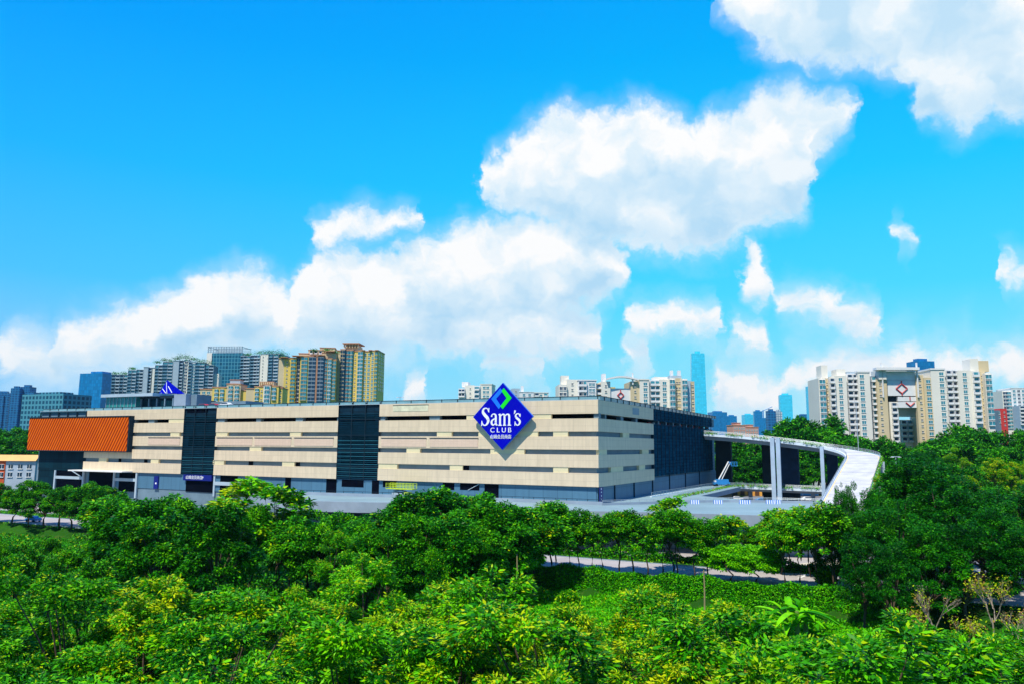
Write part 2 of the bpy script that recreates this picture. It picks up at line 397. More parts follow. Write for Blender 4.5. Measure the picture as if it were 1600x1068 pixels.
def marks():
    b = MB()
    for y in (30.8, 42.2): b.add([l2w(-330, y - .07, .056), l2w(420, y - .07, .056), l2w(420, y + .07, .056), l2w(-330, y + .07, .056)], [(0, 1, 2, 3)], WHITE)
    for x in np.arange(-320, 410, 9.):
        b.add([l2w(x, 36.4, .056), l2w(x + 4, 36.4, .056), l2w(x + 4, 36.55, .056), l2w(x, 36.55, .056)], [(0, 1, 2, 3)], WHITE)
    # direction arrow
    a = np.array(gz(1257, 899, .05)[:2]); d = np.array([.62, .78]); n = np.array([-d[1], d[0]])
    P = [(-2.2, -.16), (.4, -.16), (.4, -.62), (2.2, 0), (.4, .62), (.4, .16), (-2.2, .16)]
    b.add([(*(a + d * u * 1.3 + n * v * 1.3), .060) for u, v in P], [tuple(range(7))], WHITE)
    o = b.build('road_marking'); o['kind'] = 'structure'
marks()
# a dusty side opening with a kerbed island at the right end of the road
g = gz(1330, 885, .0)
b = MB(); cx, cy = g[0], g[1]
b.prism([(cx + 9 * math.cos(t) , cy + 4.6 * math.sin(t)) for t in np.linspace(0, 2 * math.pi, 28, endpoint=False)], .05, .2, mat('pale_kerb_stone', (.62, .56, .42), .85))
o = b.build('traffic_island'); o['kind'] = 'structure'

# ------------------------------------------------------------------ the store
store = empty('store_building', (*C0, 0), YAW, 'long beige banded store with dark glazed bays and a roof car park', 'building')
SL, SD = 202.0, 126.0
bay2 = (S(527, 690), S(591.5, 690)); bay1 = (S(285, 690), S(336, 690))
sA = (0, bay2[1]); sB = (bay2[0], bay1[1]); sC = (bay1[0], 177.0)
BT = [30.5, 26.35, 22.3, 18.2, 14.1]; BB = [27.4, 23.4, 19.3, 15.3, 11.1]
SIDE_B = 44.0
b = MB(); b.box(.8, SL, -SD, -.8, 0, 26.2, GREYP); b.build('wall', store)
b = MB(); b.box(.8, SL, -SD, -.8, 27.5, 30.2, GREYP); b.build('roof', store)
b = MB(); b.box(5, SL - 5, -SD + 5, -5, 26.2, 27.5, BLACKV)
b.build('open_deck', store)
# band pieces
def bands():
    for k in range(5):
        b = MB(); z0, z1 = BB[k], BT[k]
        for (a, c) in ((0, sA[1] ), (sB[0], sB[1]), (sC[0], sC[1])):
            lo, hi = min(a, c), max(a, c)
            b.box(lo, hi, -.8, 0, z0, z1, BEIGE)
        b.box(0, .8, -SIDE_B, -.8, z0, z1, BEIGE)
        b.build('cladding_band', store)
bands()
def infill(px0, px1, k, side=False):
    z0, z1 = BT[k + 1], BB[k]
    b = MB()
    if side: b.box(.12, .8, -Tt(px1), -Tt(px0), z0, z1, BEIGE_IN)
    else: b.box(S(px1), S(px0), -.8, -.12, z0, z1, BEIGE_IN)
    b.build('infill_panel', store)
for px0, px1, k in [(261,285,0),(728,861,0),(265,279,1),(336,354,1),(452,469,1),(682,705,1),(747,840,1),(864,887,1),
                    (390,408,2),(635,656,2),(766,819,2),(156,168,3),(237,249,3),(334,351,3),(442,461,3),(592,621,3),(703,723,3),(864,887,3)]:
    infill(px0, px1, k)
for px0, px1, k in [(974,984,1),(936.5,949,2),(1004,1014,2),(955,974,3),(999,1008,3)]: infill(px0, px1, k, True)
# grey piers and dark slots in the open storey
b = MB()
for px0, px1 in [(205,207),(228,237),(336,347),(397,404),(459,470),(524,527),(591.5,599),(669,685),(927,935.3)]:
    b.box(S(px1), S(px0), -1.6, -.4, 26.3, 27.45, GREYP)
for t0, t1 in [(Tt(948), Tt(950.5)), (Tt(973), Tt(977)), (Tt(996), Tt(999))] + [(a, a + 1.2) for a in (50, 58, 66, 74, 82, 90, 98, 106, 114)]:
    b.box(.4, 1.6, -t1, -t0, 26.3, 27.45, GREYP)
b.build_each('deck_pier', store)
b = MB()
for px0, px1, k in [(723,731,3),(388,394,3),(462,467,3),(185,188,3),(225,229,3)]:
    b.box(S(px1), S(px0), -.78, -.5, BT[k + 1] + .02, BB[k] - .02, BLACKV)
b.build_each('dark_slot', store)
# banner panels on the middle band
for px0, px1 in [(232,281),(339,394),(398,455),(460,521),(596,666),(672,747)]:
    b = MB(); a, c = S(px1), S(px0)
    b.box(a, c, 0, .10, 19.65, 21.75, PINK)
    b.box(a - .1, c + .1, 0, .2, 21.75, 21.9, DKSTEEL)
    b.build('banner_panel', store)
b = MB(); a, c = S(668), S(613)
b.box(a, c, 0, .06, 28.6, 30.1, mat('faded_banner', (.72, .70, .50), .6, var=.25, nscale=.5)); b.box(a - .08, c + .08, 0, .12, 30.1, 30.2, DKSTEEL)
b.build('faded_banner', store)
b = MB(); b.box(0, .02 + .03, -Tt(999), -Tt(989), 28.2, 29.9, GREYP); b.box(-.05, 0, -Tt(999), -Tt(989), 28.2, 29.9, mat('side_panel', (.30, .36, .40), .6)); b.build('wall_panel', store)
# dark louvred bays
def bay(s0, s1, z0, z1, slots, zl=0):
    b = MB(); b.box(s0 + .05, s1 - .05, -.75, -.45, z0, z1, NAVY)
    for (q0, q1, a0, a1) in slots: b.box(s0 + (s1 - s0) * q0, s0 + (s1 - s0) * q1, -.45, -.40, a0, a1, BLACKV)
    sc = b.build('glazed_screen', store)
    b = MB()
    for z in np.arange(z0 + .3, z1 - 2.2, .52): b.box(s0 + .1, s1 - .1, -.40, -.18, z, z + .09, NAVYL)
    b.build('louvre', sc)
    b = MB()
    for z in np.arange(z0 + .8, zl, 1.02): b.box(s0 + .1, s1 - .1, -.18, -.10, z, z + .13, mat('pale_teal_blade', (.02, .13, .18), .6, var=.2, spec=.1))
    if b.v: b.build('louvre', sc)
    b = MB()
    for q in (0, .34, .67, 1): x = s0 + (s1 - s0) * q; b.box(x - .09, x + .09, -.40, -.08, z0, z1 + .6, DKSTEEL)
    for z in (14.3, 18.4, 22.5, 26.6, 30.4): b.box(s0 + .1, s1 - .1, -.36, -.10, z, z + .16, DKSTEEL)
    b.build('mullion', sc)
NAVY0 = NAVY; NAVY = grid_mat('dark_bay_glass', (.005, .032, .062), (.002, .010, .024), 2.6, .9, .05, rough=.5, spec=.2, var=.5, dirt=.1)
bay(bay2[1], bay2[0], 11.1, 30.5, [(.12, .95, 26.2, 27.3), (.05, .92, 20.0, 22.2), (.05, .92, 15.2, 18.0)], 22)
bay(bay1[1], bay1[0], 11.1, 30.5, [(.02, .7, 26.2, 27.3), (.05, .85, 19.2, 22.2), (.3, .95, 29.2, 30.2)], 16)
NAVY = NAVY0
# dark screen along the rear part of the side wall
def sidescreen():
    t0, t1 = SIDE_B + .05, SD - 6
    b = MB(); b.box(.25, .8, -t1, -t0, 12.0, 26.2, NAVY); b.box(.25, .8, -t1, -t0, 27.5, 30.5, NAVY)
    sc = b.build('glazed_screen', store)
    b = MB()
    for t in np.arange(t0, t1 + .1, 4.1): b.box(.10, .25, -t - .16, -t + .16, 12.0, 31.0, DKSTEEL)
    for z in np.arange(12.6, 30.5, 1.05): b.box(.02, .25, -t1, -t0, z, z + .12, NAVYL)
    b.build('mullion', sc)
    b = MB()
    rr = random.Random(3)
    for i in range(14):
        t = t0 + 1 + i * 5.1; c = [RED, WHITE, RED, LIGHTG, RED][i % 5]
        b.box(1.4, 1.9, -t - 1.6, -t + 1.2, 26.3, 26.3 + rr.uniform(.45, .8), c)
    b.build_each('deck_barrier', store)
    b = MB()
    for i in range(16):
        t = t0 + .8 + i * 4.1
        b.box(.6, .7, -t - 1.2 - rr.random(), -t + .2, 29.3, 29.9, LIGHTG)
    b.build_each('roof_louvre', store)
sidescreen()
b = MB(); b.box(.5, .8, -SD, -.8, 0, 12.0 - .4, PLINTH); b.build('plinth', store)
b = MB()
for t in (12, 27, 43.5, 61, 80, 99): b.box(.28, .5, -t - .2, -t + .2, DZ, 12, DKSTEEL)
b.build_each('downpipe', store)
# guard rail round the roof: low translucent panels between posts
b = MB(); b.box(-.05, SL, -1.3, -1.2, 30.5, 31.35, PALEGL); b.box(-.05, .05, -SD, -1.3, 30.5, 31.35, PALEGL); gr = b.build('roof_guard', store)
b = MB()
for s_ in np.arange(.5, SL, 4.6): b.box(s_ - .07, s_ + .07, -1.2, -1.05, 30.2, 31.5, DKSTEEL)
for t in np.arange(4, SD, 4.6): b.box(-.2, -.05, -t - .07, -t + .07, 30.5, 31.5, DKSTEEL)
b.box(-.05, SL, -1.35, -1.15, 31.35, 31.47, DKSTEEL); b.box(-.1, .1, -SD, -1.35, 31.35, 31.47, DKSTEEL)
b.build('rail', gr)
b = MB(); b.box(-.1, SL, -1.15, -.0 - .02, 30.5, 30.62, LIGHTG); b.build('coping', store)
# left wing: orange louvred box, dark glass under it, entrances
def solve_off(pxf, pxb):
    sb = S(pxb, 690); lo, hi = 0., 30.
    for _ in range(40):
        mid = (lo + hi) / 2
        if S(pxf, 690, mid) > sb: lo = mid
        else: hi = mid
    return lo, sb
OFF, SR = solve_off(200, 207)
SLF = S(43, 690, OFF); ZB = fs(120, 703, OFF)[1]; ZT = fs(120, 651.5, OFF)[1]
def orange_mat():
    mt = bpy.data.materials.new('orange_diagonal_louvres'); mt.use_nodes = True; T = NT(mt.node_tree); b = T.n['Principled BSDF']
    tcn = T.node('ShaderNodeTexCoord'); sp = T.node('ShaderNodeSeparateXYZ'); T.l.new(tcn.outputs['Object'], sp.inputs[0])
    u = T.math('MULTIPLY_ADD', sp.outputs[2], .60, sp.outputs[0])
    fr = T.math('FRACT', T.math('MULTIPLY', u, 1 / 1.25))
    k = T.mapr(T.math('ABSOLUTE', T.math('SUBTRACT', fr, .5)), .24, .34)
    nz = T.noise(tcn.outputs['Object'], .3, 5)
    c = T.mix(T.mapr(nz.outputs[0], .3, .7), (.68, .11, .004, 1), (.78, .145, .005, 1))
    c = T.mix(k, c, (.24, .02, .002, 1)); T.l.new(c, b.inputs['Base Color']); b.inputs['Roughness'].default_value = .7; b.inputs['Specular IOR Level'].default_value = .05
    return mt
ORM = orange_mat()
b = MB(); b.box(SR, SLF, 0.02, OFF - .15, ZB, ZT, DKSTEEL)
b.box(SR - .15, SLF + .3, -.0 + .02, OFF + .15, ZT, ZT + .35, DKSTEEL); b.box(SR - .1, SLF + .2, .02, OFF + .05, ZB - .3, ZB, DKSTEEL)
ob = b.build('orange_louvre_box', store)
b = MB(); b.box(SR + .5, SLF, OFF - .15, OFF, ZB, ZT, ORM); b.build('louvre_front', ob)
b = MB(); b.box(177, SL - 1, -1.6, -.70, 4, 17.6, TEALG); b.box(177, SL - 1, -.7, -.55, 11.0, 17.5, TEALG); b.build('glass_wall', store)
b = MB(); b.box(177, SL, -.8, -.3, ZT, 27.0, DKSTEEL); b.box(177, SL, -4, -.3, 30.2, 30.45, LIGHTG)
for s_ in np.arange(178, SL + .1, 4.8): b.box(s_ - .15, s_ + .15, -.6, -.3, 27, 30.2, DKSTEEL)
b.box(177, SL, -4.2, -4, 26.5, 30.2, BLACKV); b.build('corner_frame', store)
b = MB(); b.box(153, S(127), -.3, 3.8, 11.15, 11.5, WHITE); b.build('canopy', store)
# ground storey under the bands, front: panels, dark openings and pale frames
b = MB(); b.box(.8, 175, -.8, -.62, DZ - 1, 11.05, PLINTH); b.build('shopfront', store)
b = MB()
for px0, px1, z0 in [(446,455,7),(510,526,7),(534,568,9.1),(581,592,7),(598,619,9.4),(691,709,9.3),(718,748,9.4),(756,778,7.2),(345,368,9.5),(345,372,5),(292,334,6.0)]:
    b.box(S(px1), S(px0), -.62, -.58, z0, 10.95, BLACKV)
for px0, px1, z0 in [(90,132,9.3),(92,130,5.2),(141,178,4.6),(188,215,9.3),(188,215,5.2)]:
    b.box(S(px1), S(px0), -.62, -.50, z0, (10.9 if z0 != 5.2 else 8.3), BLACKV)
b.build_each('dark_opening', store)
b = MB()
def fr(px0, px1, z0, z1, w=.25): b.box(S(px1), S(px0), -.6, -.2, z0, z1, LIGHTG)
for px0, px1 in [(89,133),(181,216)]:
    fr(px0, px1, 8.3, 9.2)
    for q in (px0, px1): b.box(S(q) - .35, S(q) + .35, -.6, -.15, 3, 11, LIGHTG)
for q in (337, 397, 400): b.box(S(q) - .3, S(q) + .3, -.6, -.25, 5, 11, LIGHTG)
fr(337, 398, 8.2, 9.2)
b.add([(S(730), -.4, 9.4), (S(731.5), -.4, 9.4), (S(749), -.4, 10.9), (S(747), -.4, 10.9)], [(0, 1, 2, 3)], LIGHTG)
b.add([(S(113), -.3, 11), (S(116), -.3, 11), (S(131), -.3, 9.2), (S(128), -.3, 9.2)], [(0, 1, 2, 3)], LIGHTG)
b.build_each('entrance_frame', store)
# things on the roof that belong to the building
b = MB(); s0, s1 = S(213, 620, -16), S(167, 620, -16)
b.box(s0, s1, -34, -16, 30.2, 36.0, mat('green_glass', (.03, .24, .22), .15, var=.3, spec=.6)); gp = b.build('stair_pavilion', store)
b = MB(); b.box(s0 - 10, s1 + 1.2, -36, -14.5, 36.0, 37.0, LIGHTG); b.build('roof_slab', gp)
b = MB()
for s_ in np.linspace(s0, s1, 9): b.box(s_ - .08, s_ + .08, -16, -15.8, 30.2, 36, STEEL)
b.build('mullion', gp)
b = MB(); s2, s3 = S(272, 620, -18), s0 - .3
b.box(s2, s3, -36, -18, 30.2, 35.3, TEALG); b.box(s2, s3, -17.9, -17.5, 35.3, 36.2, DKSTEEL); b.box(s2, s3 , -17.9, -17.4, 31.9, 32.6, GREYP)
for s_ in np.linspace(s2, s3, 5): b.box(s_ - .25, s_ + .25, -18, -17.6, 30.2, 35.3, GREYP)
b.build('glazed_hall', store)
b = MB(); b.box(S(290.5, 620, -12), S(272, 620, -12), -20, -12, 30.2, 36.0, CONC); b.box(S(307.5, 620, -14), S(290.5, 620, -12)-.02, -20, -14, 30.2, 35.9, GREYP); b.build('lift_tower', store)
b = MB(); a0, a1 = S(384, 625, -22), S(308, 625, -22)
b.box(a0, a1, -30, -22, 33.0, 34.0, GREYP)
b.box(a0, a1, -29, -28.5, 30.2, 33, GLASSD)
for s_ in np.linspace(a0, a1, 7): b.box(s_ - .3, s_ + .3, -23, -22.4, 30.2, 33, GREYP)
b.build('roof_walkway', store)
# banners with lettering
def text_mesh(txt, size, m, parent, loc, extr=.03, name='lettering', sx=1., spacing=1., rz=math.pi):
    cu_ = bpy.data.curves.new(name, 'FONT'); cu_.body = txt; cu_.size = size; cu_.extrude = extr; cu_.space_character = spacing
    cu_.align_x = 'CENTER'; cu_.align_y = 'CENTER'
    t = bpy.data.objects.new(name, cu_); COL.objects.link(t)
    bpy.context.view_layer.update()
    dg = bpy.context.evaluated_depsgraph_get(); me = bpy.data.meshes.new_from_object(t.evaluated_get(dg))
    bpy.data.objects.remove(t); bpy.data.curves.remove(cu_)
    me.materials.clear(); me.materials.append(m)
    # stand it up, facing local +y, reading left to right for a viewer in front
    for v in me.vertices: x, y, z = v.co; v.co = (-x * sx + loc[0], z + loc[1], y + loc[2])
    me.flip_normals() if False else None
    o = bpy.data.objects.new(name, me); COL.objects.link(o); o.parent = parent
    return o
sg = empty('shop_sign', (*C0, 0), YAW, 'dark blue sign board with white lettering over the entrance under the left dark bay', 'sign')
b = MB(); b.box(S(334), S(290), -.45, .1, 9.3, 11.0, mat('navy_sign', (.004, .010, .20), .4)); b.build('board', sg)
text_mesh('山姆会员商店', 1.15, SIGNW, sg, (S(307), .14, 10.15)); 
text_mesh('P', 1.2, SIGNW, sg, (S(320.5), .14, 10.1))
sg = empty('banner_sign', (*C0, 0), YAW, 'narrow upright navy banner with small white marks at the foot of the near corner', 'sign')
b = MB(); b.box(-.12, -.02, -2.6, -.2, 7.6, 11.0, mat('navy_sign', (.004, .01, .2))); b.build('board', sg)
b = MB()
for z in (8.2, 9.0, 9.8, 10.5): b.box(-.15, -.12, -1.6, -1.1, z, z + .3, SIGNW)
b.build('lettering', sg)
sg = empty('banner_sign', (*C0, 0), YAW, 'small upright navy sign board with a white mark on the left part of the shopfront', 'sign')
b = MB(); b.box(S(250), S(243.5), -.5, -.2, 6.4, 10.2, mat('navy_sign', (.004, .01, .2))); b.build('board', sg)
b = MB(); b.box(S(248), S(246), -.2, -.16, 7.8, 8.3, SIGNW); b.build('lettering', sg)

# ------------------------------------------------------------------ big diamond sign
def diamond():
    OFFS = 1.5
    sl, sr_ = S(739, 650, OFFS), S(833, 650, OFFS); cx = (sl + sr_) / 2; hw = (sl - sr_) / 2
    zt, zb = fs(785, 597, OFFS)[1], fs(785, 702, OFFS)[1]; cz = (zt + zb) / 2; hh = (zt - zb) / 2
    cz = fs(785, 650, OFFS)[1]
    root = empty('diamond_sign', l2w(cx, 0, cz), YAW, 'big blue diamond-shaped sign with white lettering and green chevron on the beige front', 'sign')
    b = MB(); b.prism([(-hw, 0), (0, -(cz - zb)), (hw, 0), (0, zt - cz)], .95, OFFS - .02, SIGNE, axis='y'); b.build('edge', root)
    k = .985
    b = MB(); b.prism([(-hw * k, 0), (0, -(cz - zb) * k), (hw * k, 0), (0, (zt - cz) * k)], OFFS - .02, OFFS + .04, SIGNB, axis='y'); b.build('panel', root)
    b = MB()
    for (x, z) in ((-3, 0), (3, 0), (0, -3), (0, 3)): b.box(x - .15, x + .15, .01, .95, z - .15, z + .15, STEEL)
    b.build_each('bracket', root)
    u = 2 * hw / 500.0                 # unit: pixels of the enlarged photograph (500 = full width)
    Y0 = OFFS + .04
    X = lambda px: (780 - px) * u; Z = lambda py: (428 - py) * u * 1.0
    def poly(pts, m, off, name='lettering', bb=None):
        q = bb or MB(); q.prism([(X(a), Z(c)) for a, c in pts], Y0 + off, Y0 + off + .08, m, axis='y')
        return q
    b = poly([(762, 218), (783, 240), (727, 295), (768, 350), (750, 371), (686, 295)], EMBL, 0); b.build('emblem', root)
    b = poly([(772, 238), (790, 216), (856, 292), (783, 372), (763, 350), (815, 292)], EMGR, .01); b.build('emblem', root)
    # serif lettering "Sam's": strokes with varying width
    cnt = [0]
    def stroke(bb, pts, wid):
        n = len(pts); L = []; Rr = []
        for i, (x, y) in enumerate(pts):
            x0, y0 = pts[max(i - 1, 0)]; x1, y1 = pts[min(i + 1, n - 1)]
            dx, dy = x1 - x0, y1 - y0; l = math.hypot(dx, dy) or 1; nx, ny = -dy / l, dx / l
            w = wid[i] / 2; L.append((x + nx * w, y + ny * w)); Rr.append((x - nx * w, y - ny * w))
        for i in range(n - 1):
            cnt[0] += 1; o = .0025 * (cnt[0] % 23)
            bb.prism([(X(a), Z(c)) for a, c in (L[i], L[i + 1], Rr[i + 1], Rr[i])], Y0, Y0 + .08 + o, SIGNW, axis='y')
    def curve(P, n=7):   # Catmull-Rom through points with widths
        out = []; W_ = []
        for i in range(len(P) - 1):
            p0, p1, p2, p3 = P[max(i - 1, 0)], P[i], P[i + 1], P[min(i + 2, len(P) - 1)]
            for j in range(n):
                t = j / n; q = []
                for k in range(3):
                    q.append(.5 * ((2 * p1[k]) + (-p0[k] + p2[k]) * t + (2 * p0[k] - 5 * p1[k] + 4 * p2[k] - p3[k]) * t * t + (-p0[k] + 3 * p1[k] - 3 * p2[k] + p3[k]) * t ** 3))
                out.append((q[0], q[1])); W_.append(max(2, q[2]))
        out.append(P[-1][:2]); W_.append(P[-1][2]); return out, W_
    # S
    b = MB(); stroke(b, *curve([(666, 392, 7), (658, 372, 7), (641, 363, 8), (622, 373, 14), (618, 394, 20), (634, 415, 23), (655, 436, 23), (663, 460, 20), (650, 484, 13), (632, 491, 8), (616, 482, 8), (609, 462, 7)]))
    stroke(b, [(668, 362), (668, 396)], [7, 4]); stroke(b, [(608, 456), (607, 496)], [4, 7]); b.build('letter', root)
    # a
    b = MB(); stroke(b, *curve([(690, 428, 13), (696, 413, 8), (711, 407, 8), (724, 416, 13), (727, 434, 16), (727, 470, 16), (731, 487, 12), (742, 488, 7)]))
    stroke(b, *curve([(724, 440, 6), (706, 448, 10), (692, 462, 15), (694, 481, 14), (708, 489, 9), (726, 474, 6)])); b.build('letter', root)
    # m
    b = MB(); stroke(b, [(762, 412), (762, 488)], [15, 15]); stroke(b, [(748, 414), (764, 408)], [6, 8]); stroke(b, [(748, 491), (777, 491)], [8, 8])
    stroke(b, *curve([(764, 428, 6), (780, 412, 9), (794, 414, 13), (799, 430, 15), (799, 488, 15)])); stroke(b, [(787, 491), (812, 491)], [8, 8])
    stroke(b, *curve([(801, 428, 6), (817, 412, 9), (832, 414, 13), (838, 430, 15), (838, 488, 15)])); stroke(b, [(826, 491), (854, 491)], [8, 8]); b.build('letter', root)
    # apostrophe
    b = MB(); stroke(b, [(886, 384), (884, 396), (878, 410)], [13, 11, 3]); b.build('letter', root)
    # s
    b = MB(); stroke(b, *curve([(926, 428, 6), (918, 411, 7), (904, 408, 8), (892, 418, 12), (896, 436, 15), (916, 452, 16), (926, 468, 15), (918, 486, 10), (902, 491, 8), (890, 480, 6), (886, 466, 5)]))
    stroke(b, [(928, 408), (928, 432)], [6, 4]); stroke(b, [(886, 464), (885, 495)], [4, 6]); b.build('letter', root)
    # CLUB
    for i, ch in enumerate('CLUB'):
        text_mesh(ch, 50 * u, SIGNW, root, (X(699 + i * 47.5), Y0 + .06, Z(528)), extr=.06, name='letter', sx=1.08)
    t = text_mesh('山姆会员商店', 33 * u, SIGNW, root, (X(768), Y0 + .06, Z(577)), extr=.06, name='lettering', sx=.9)
diamond()

# ------------------------------------------------------------------ raised forecourt road and ramps
def offs_path(P, closed=False):
    """local store coordinates (s, y, z) -> world path with sideways normals"""
    P = [np.array(p, float) for p in P]; out = []
    for i, p in enumerate(P):
        a = P[max(i - 1, 0)]; c = P[min(i + 1, len(P) - 1)]; d = (c - a)[:2]; d = d / np.linalg.norm(d)
        n = np.array([-d[1], d[0]]); nw = EX * n[0] + EY * n[1]; w = l2w(p[0], p[1], p[2])
        out.append((*w, nw[0], nw[1]))
    return out
def catmull(P, n=6):
    P = [np.array(p, float) for p in P]; out = []
    for i in range(len(P) - 1):
        p0, p1, p2, p3 = P[max(i - 1, 0)], P[i], P[i + 1], P[min(i + 2, len(P) - 1)]
        for j in range(n):
            t = j / n; out.append(.5 * (2 * p1 + (p2 - p0) * t + (2 * p0 - 5 * p1 + 4 * p2 - p3) * t * t + (3 * p1 - p0 - 3 * p2 + p3) * t ** 3))
    out.append(P[-1]); return out
def rail_on(path, off, z0, h, m, parent, step=1, name='railing', nr=3, r=.045):
    b = MB(); pts = [Vector((x + nx * off, y + ny * off, z + z0)) for (x, y, z, nx, ny) in path]
    for k in range(nr): b.tube([p + Vector((0, 0, h * (k + 1) / nr)) for p in pts], r, m, 5)
    # posts every two metres or so
    acc = 0
    for a, c in zip(pts[:-1], pts[1:]):
        L = (c - a).length; nn = max(1, int(L / 2.0))
        for j in range(nn): p = a.lerp(c, j / nn); b.tube([p, p + Vector((0, 0, h))], r * 1.1, m, 4)
    return b.build(name, parent)

deck_near = [gz(px, py, DZ) for px, py in [(385, 772), (410, 778), (440, 782), (480, 784), (560, 786), (640, 787), (720, 790), (800, 795), (870, 798), (935, 800.5), (1010, 802), (1080, 804), (1200, 807.5), (1290, 809), (1345, 811)]]
near_l = [w2l(p) for p in deck_near]
far_l = [(max(-58, near_l[-1][0]), -30), (-30, -30), (-13, -42), (-13.5, -96), (-3, -96), (.78, -60), (.78, -.82), (near_l[0][0], -.82)]
deck = empty('raised_road', (0, 0, 0), 0, 'pale grey raised forecourt road in front of the beige store', 'raised road')
poly_ = [l2w(s_, y_)[:2] for s_, y_ in near_l + far_l]
b = MB(); b.prism(poly_, DZ - 1.3, DZ - .02, CONC); b.build('deck', deck)
def inset_surface():
    b = MB(); n = len(poly_); b.add([(x, y, DZ) for x, y in poly_], [tuple(range(n))], DECKM)
    me = b.build('road_surface', deck)
inset_surface()
pth = offs_path([(s_, y_, DZ) for s_, y_ in near_l])
b = MB(); b.sweep(pth, [(-.35, -1.9), (.0, -1.9), (.0, .35), (-.35, .35)], CONC); b.build('edge_beam', deck)
for k in range(2, len(near_l) - 1, 1):
    s_, y_ = near_l[k]; b = MB(); w = l2w(s_, y_ - 6); b.tube([(w[0], w[1], 0), (w[0], w[1], DZ - 1.3)], .7, CONC, 12); b.build('pier', deck)
# parapet line with steel rail along the side of the deck away from the camera (kerb before the shopfront)
farp = [(S(405) , 4), (S(440), 9.5), (S(480), 10.5), (S(560), 9.0), (S(640), 6.5), (S(760), 4.2), (S(860), 3.4), (-2, 3.0)]
pf = offs_path(catmull([(a, c, DZ) for a, c in farp], 3))
b = MB(); b.sweep(pf, [(-.15, 0), (.15, 0), (.15, .75), (-.15, .75)], CONC); b.build('kerb_wall', deck)
rail_on(pf, 0, .75, .45, DKSTEEL, deck, nr=1)
farr = [(-2, 3.0), (-8, -4), (-15, -14), (-24, -22), (-34, -26.5), (-43.5, -28)]
pr = offs_path([(a, c, DZ) for a, c in farr])
b = MB(); b.sweep(pr, [(-.15, 0), (.15, 0), (.15, .55), (-.15, .55)], CONC); b.build('kerb_wall', deck)
rail_on(pr, 0, .55, .55, STEEL, deck, nr=2)
# blue and white water barriers along that edge
bar_m = mat('barrier_blue', (.10, .25, .62), .5)
def barrier(i, s_, y_, rz):
    root = empty('water_barrier', l2w(s_, y_, DZ), YAW + rz, None, 'barrier', 'blue and white barriers along the raised road')
    root['label'] = 'low blue and white barrier on the raised road, %s from the left' % ['first', 'second', 'third', 'fourth', 'fifth', 'sixth'][i]
    b = MB(); b.prism([(-.3, 0), (.3, 0), (.12, .9), (-.12, .9)], -1.0, 1.0, bar_m, axis='x'); b.build('body', root)
    b = MB()
    for x in (-.75, -.25, .25, .75): b.prism([(-.31, .02), (.31, .02), (.14, .86), (-.14, .86)], x - .1, x + .1, WHITE, axis='x')
    b.build('stripe', root)
for i, px in enumerate((1086, 1122, 1162, 1166, 1204, 1213)):
    g = gz(px, 786.5, DZ); s_, y_ = w2l(g); barrier(i, s_, y_, R_(20))

def ramp(name, label, P, Wd, road_m, beam=1.7, planter=(1, 1), sub=6, seam=True, zfun=None):
    root = empty(name, l2w(*P[0][:2], 0), 0, label, 'ramp')
    inv = Vector(root.location)
    pts = catmull(P, sub); path = offs_path(pts)
    path = [(x - inv[0], y - inv[1], z, nx, ny) for x, y, z, nx, ny in path]
    h = Wd / 2
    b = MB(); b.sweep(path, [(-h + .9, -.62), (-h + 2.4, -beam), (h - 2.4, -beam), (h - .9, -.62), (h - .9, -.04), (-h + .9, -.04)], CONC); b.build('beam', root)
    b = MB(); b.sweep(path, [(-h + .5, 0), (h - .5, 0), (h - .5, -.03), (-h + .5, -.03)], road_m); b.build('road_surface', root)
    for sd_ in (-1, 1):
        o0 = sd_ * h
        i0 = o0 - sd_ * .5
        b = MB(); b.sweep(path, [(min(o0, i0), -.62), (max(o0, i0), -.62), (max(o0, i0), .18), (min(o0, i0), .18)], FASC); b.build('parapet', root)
        rail_on(path, i0 + sd_ * .08, .18, .95, STEEL, root)
        k0, k1 = planter[0 if sd_ < 0 else 1]
        rr = random.Random(5); P_ = []
        for (x, y, z, nx, ny), (x2, y2, z2, _, _) in list(zip(path[:-1], path[1:]))[k0:k1]:
            L = math.dist((x, y, z), (x2, y2, z2)); dens_ = int(L * 34)
            for _k in range(dens_):
                t = rr.random(); X_ = x + (x2 - x) * t; Y_ = y + (y2 - y) * t
                if math.sin(X_ * 1.3 + Y_ * .9) < -.55: continue
                e = rr.uniform(.1, .75); P_.append((X_ + nx * (i0 + sd_ * e), Y_ + ny * (i0 + sd_ * e), z + (z2 - z) * t + (.2 + rr.random() * .55 if e < .5 else .45 - rr.random() * .5)))
        if P_: leaf_obj('planting', np.array(P_), .42, .2, [L_BRT, L_BRN, L_MID], np.array([.45, .2, .35]), root, seed=3, updown=.1)['kind'] = 'stuff'
    return root, path, inv

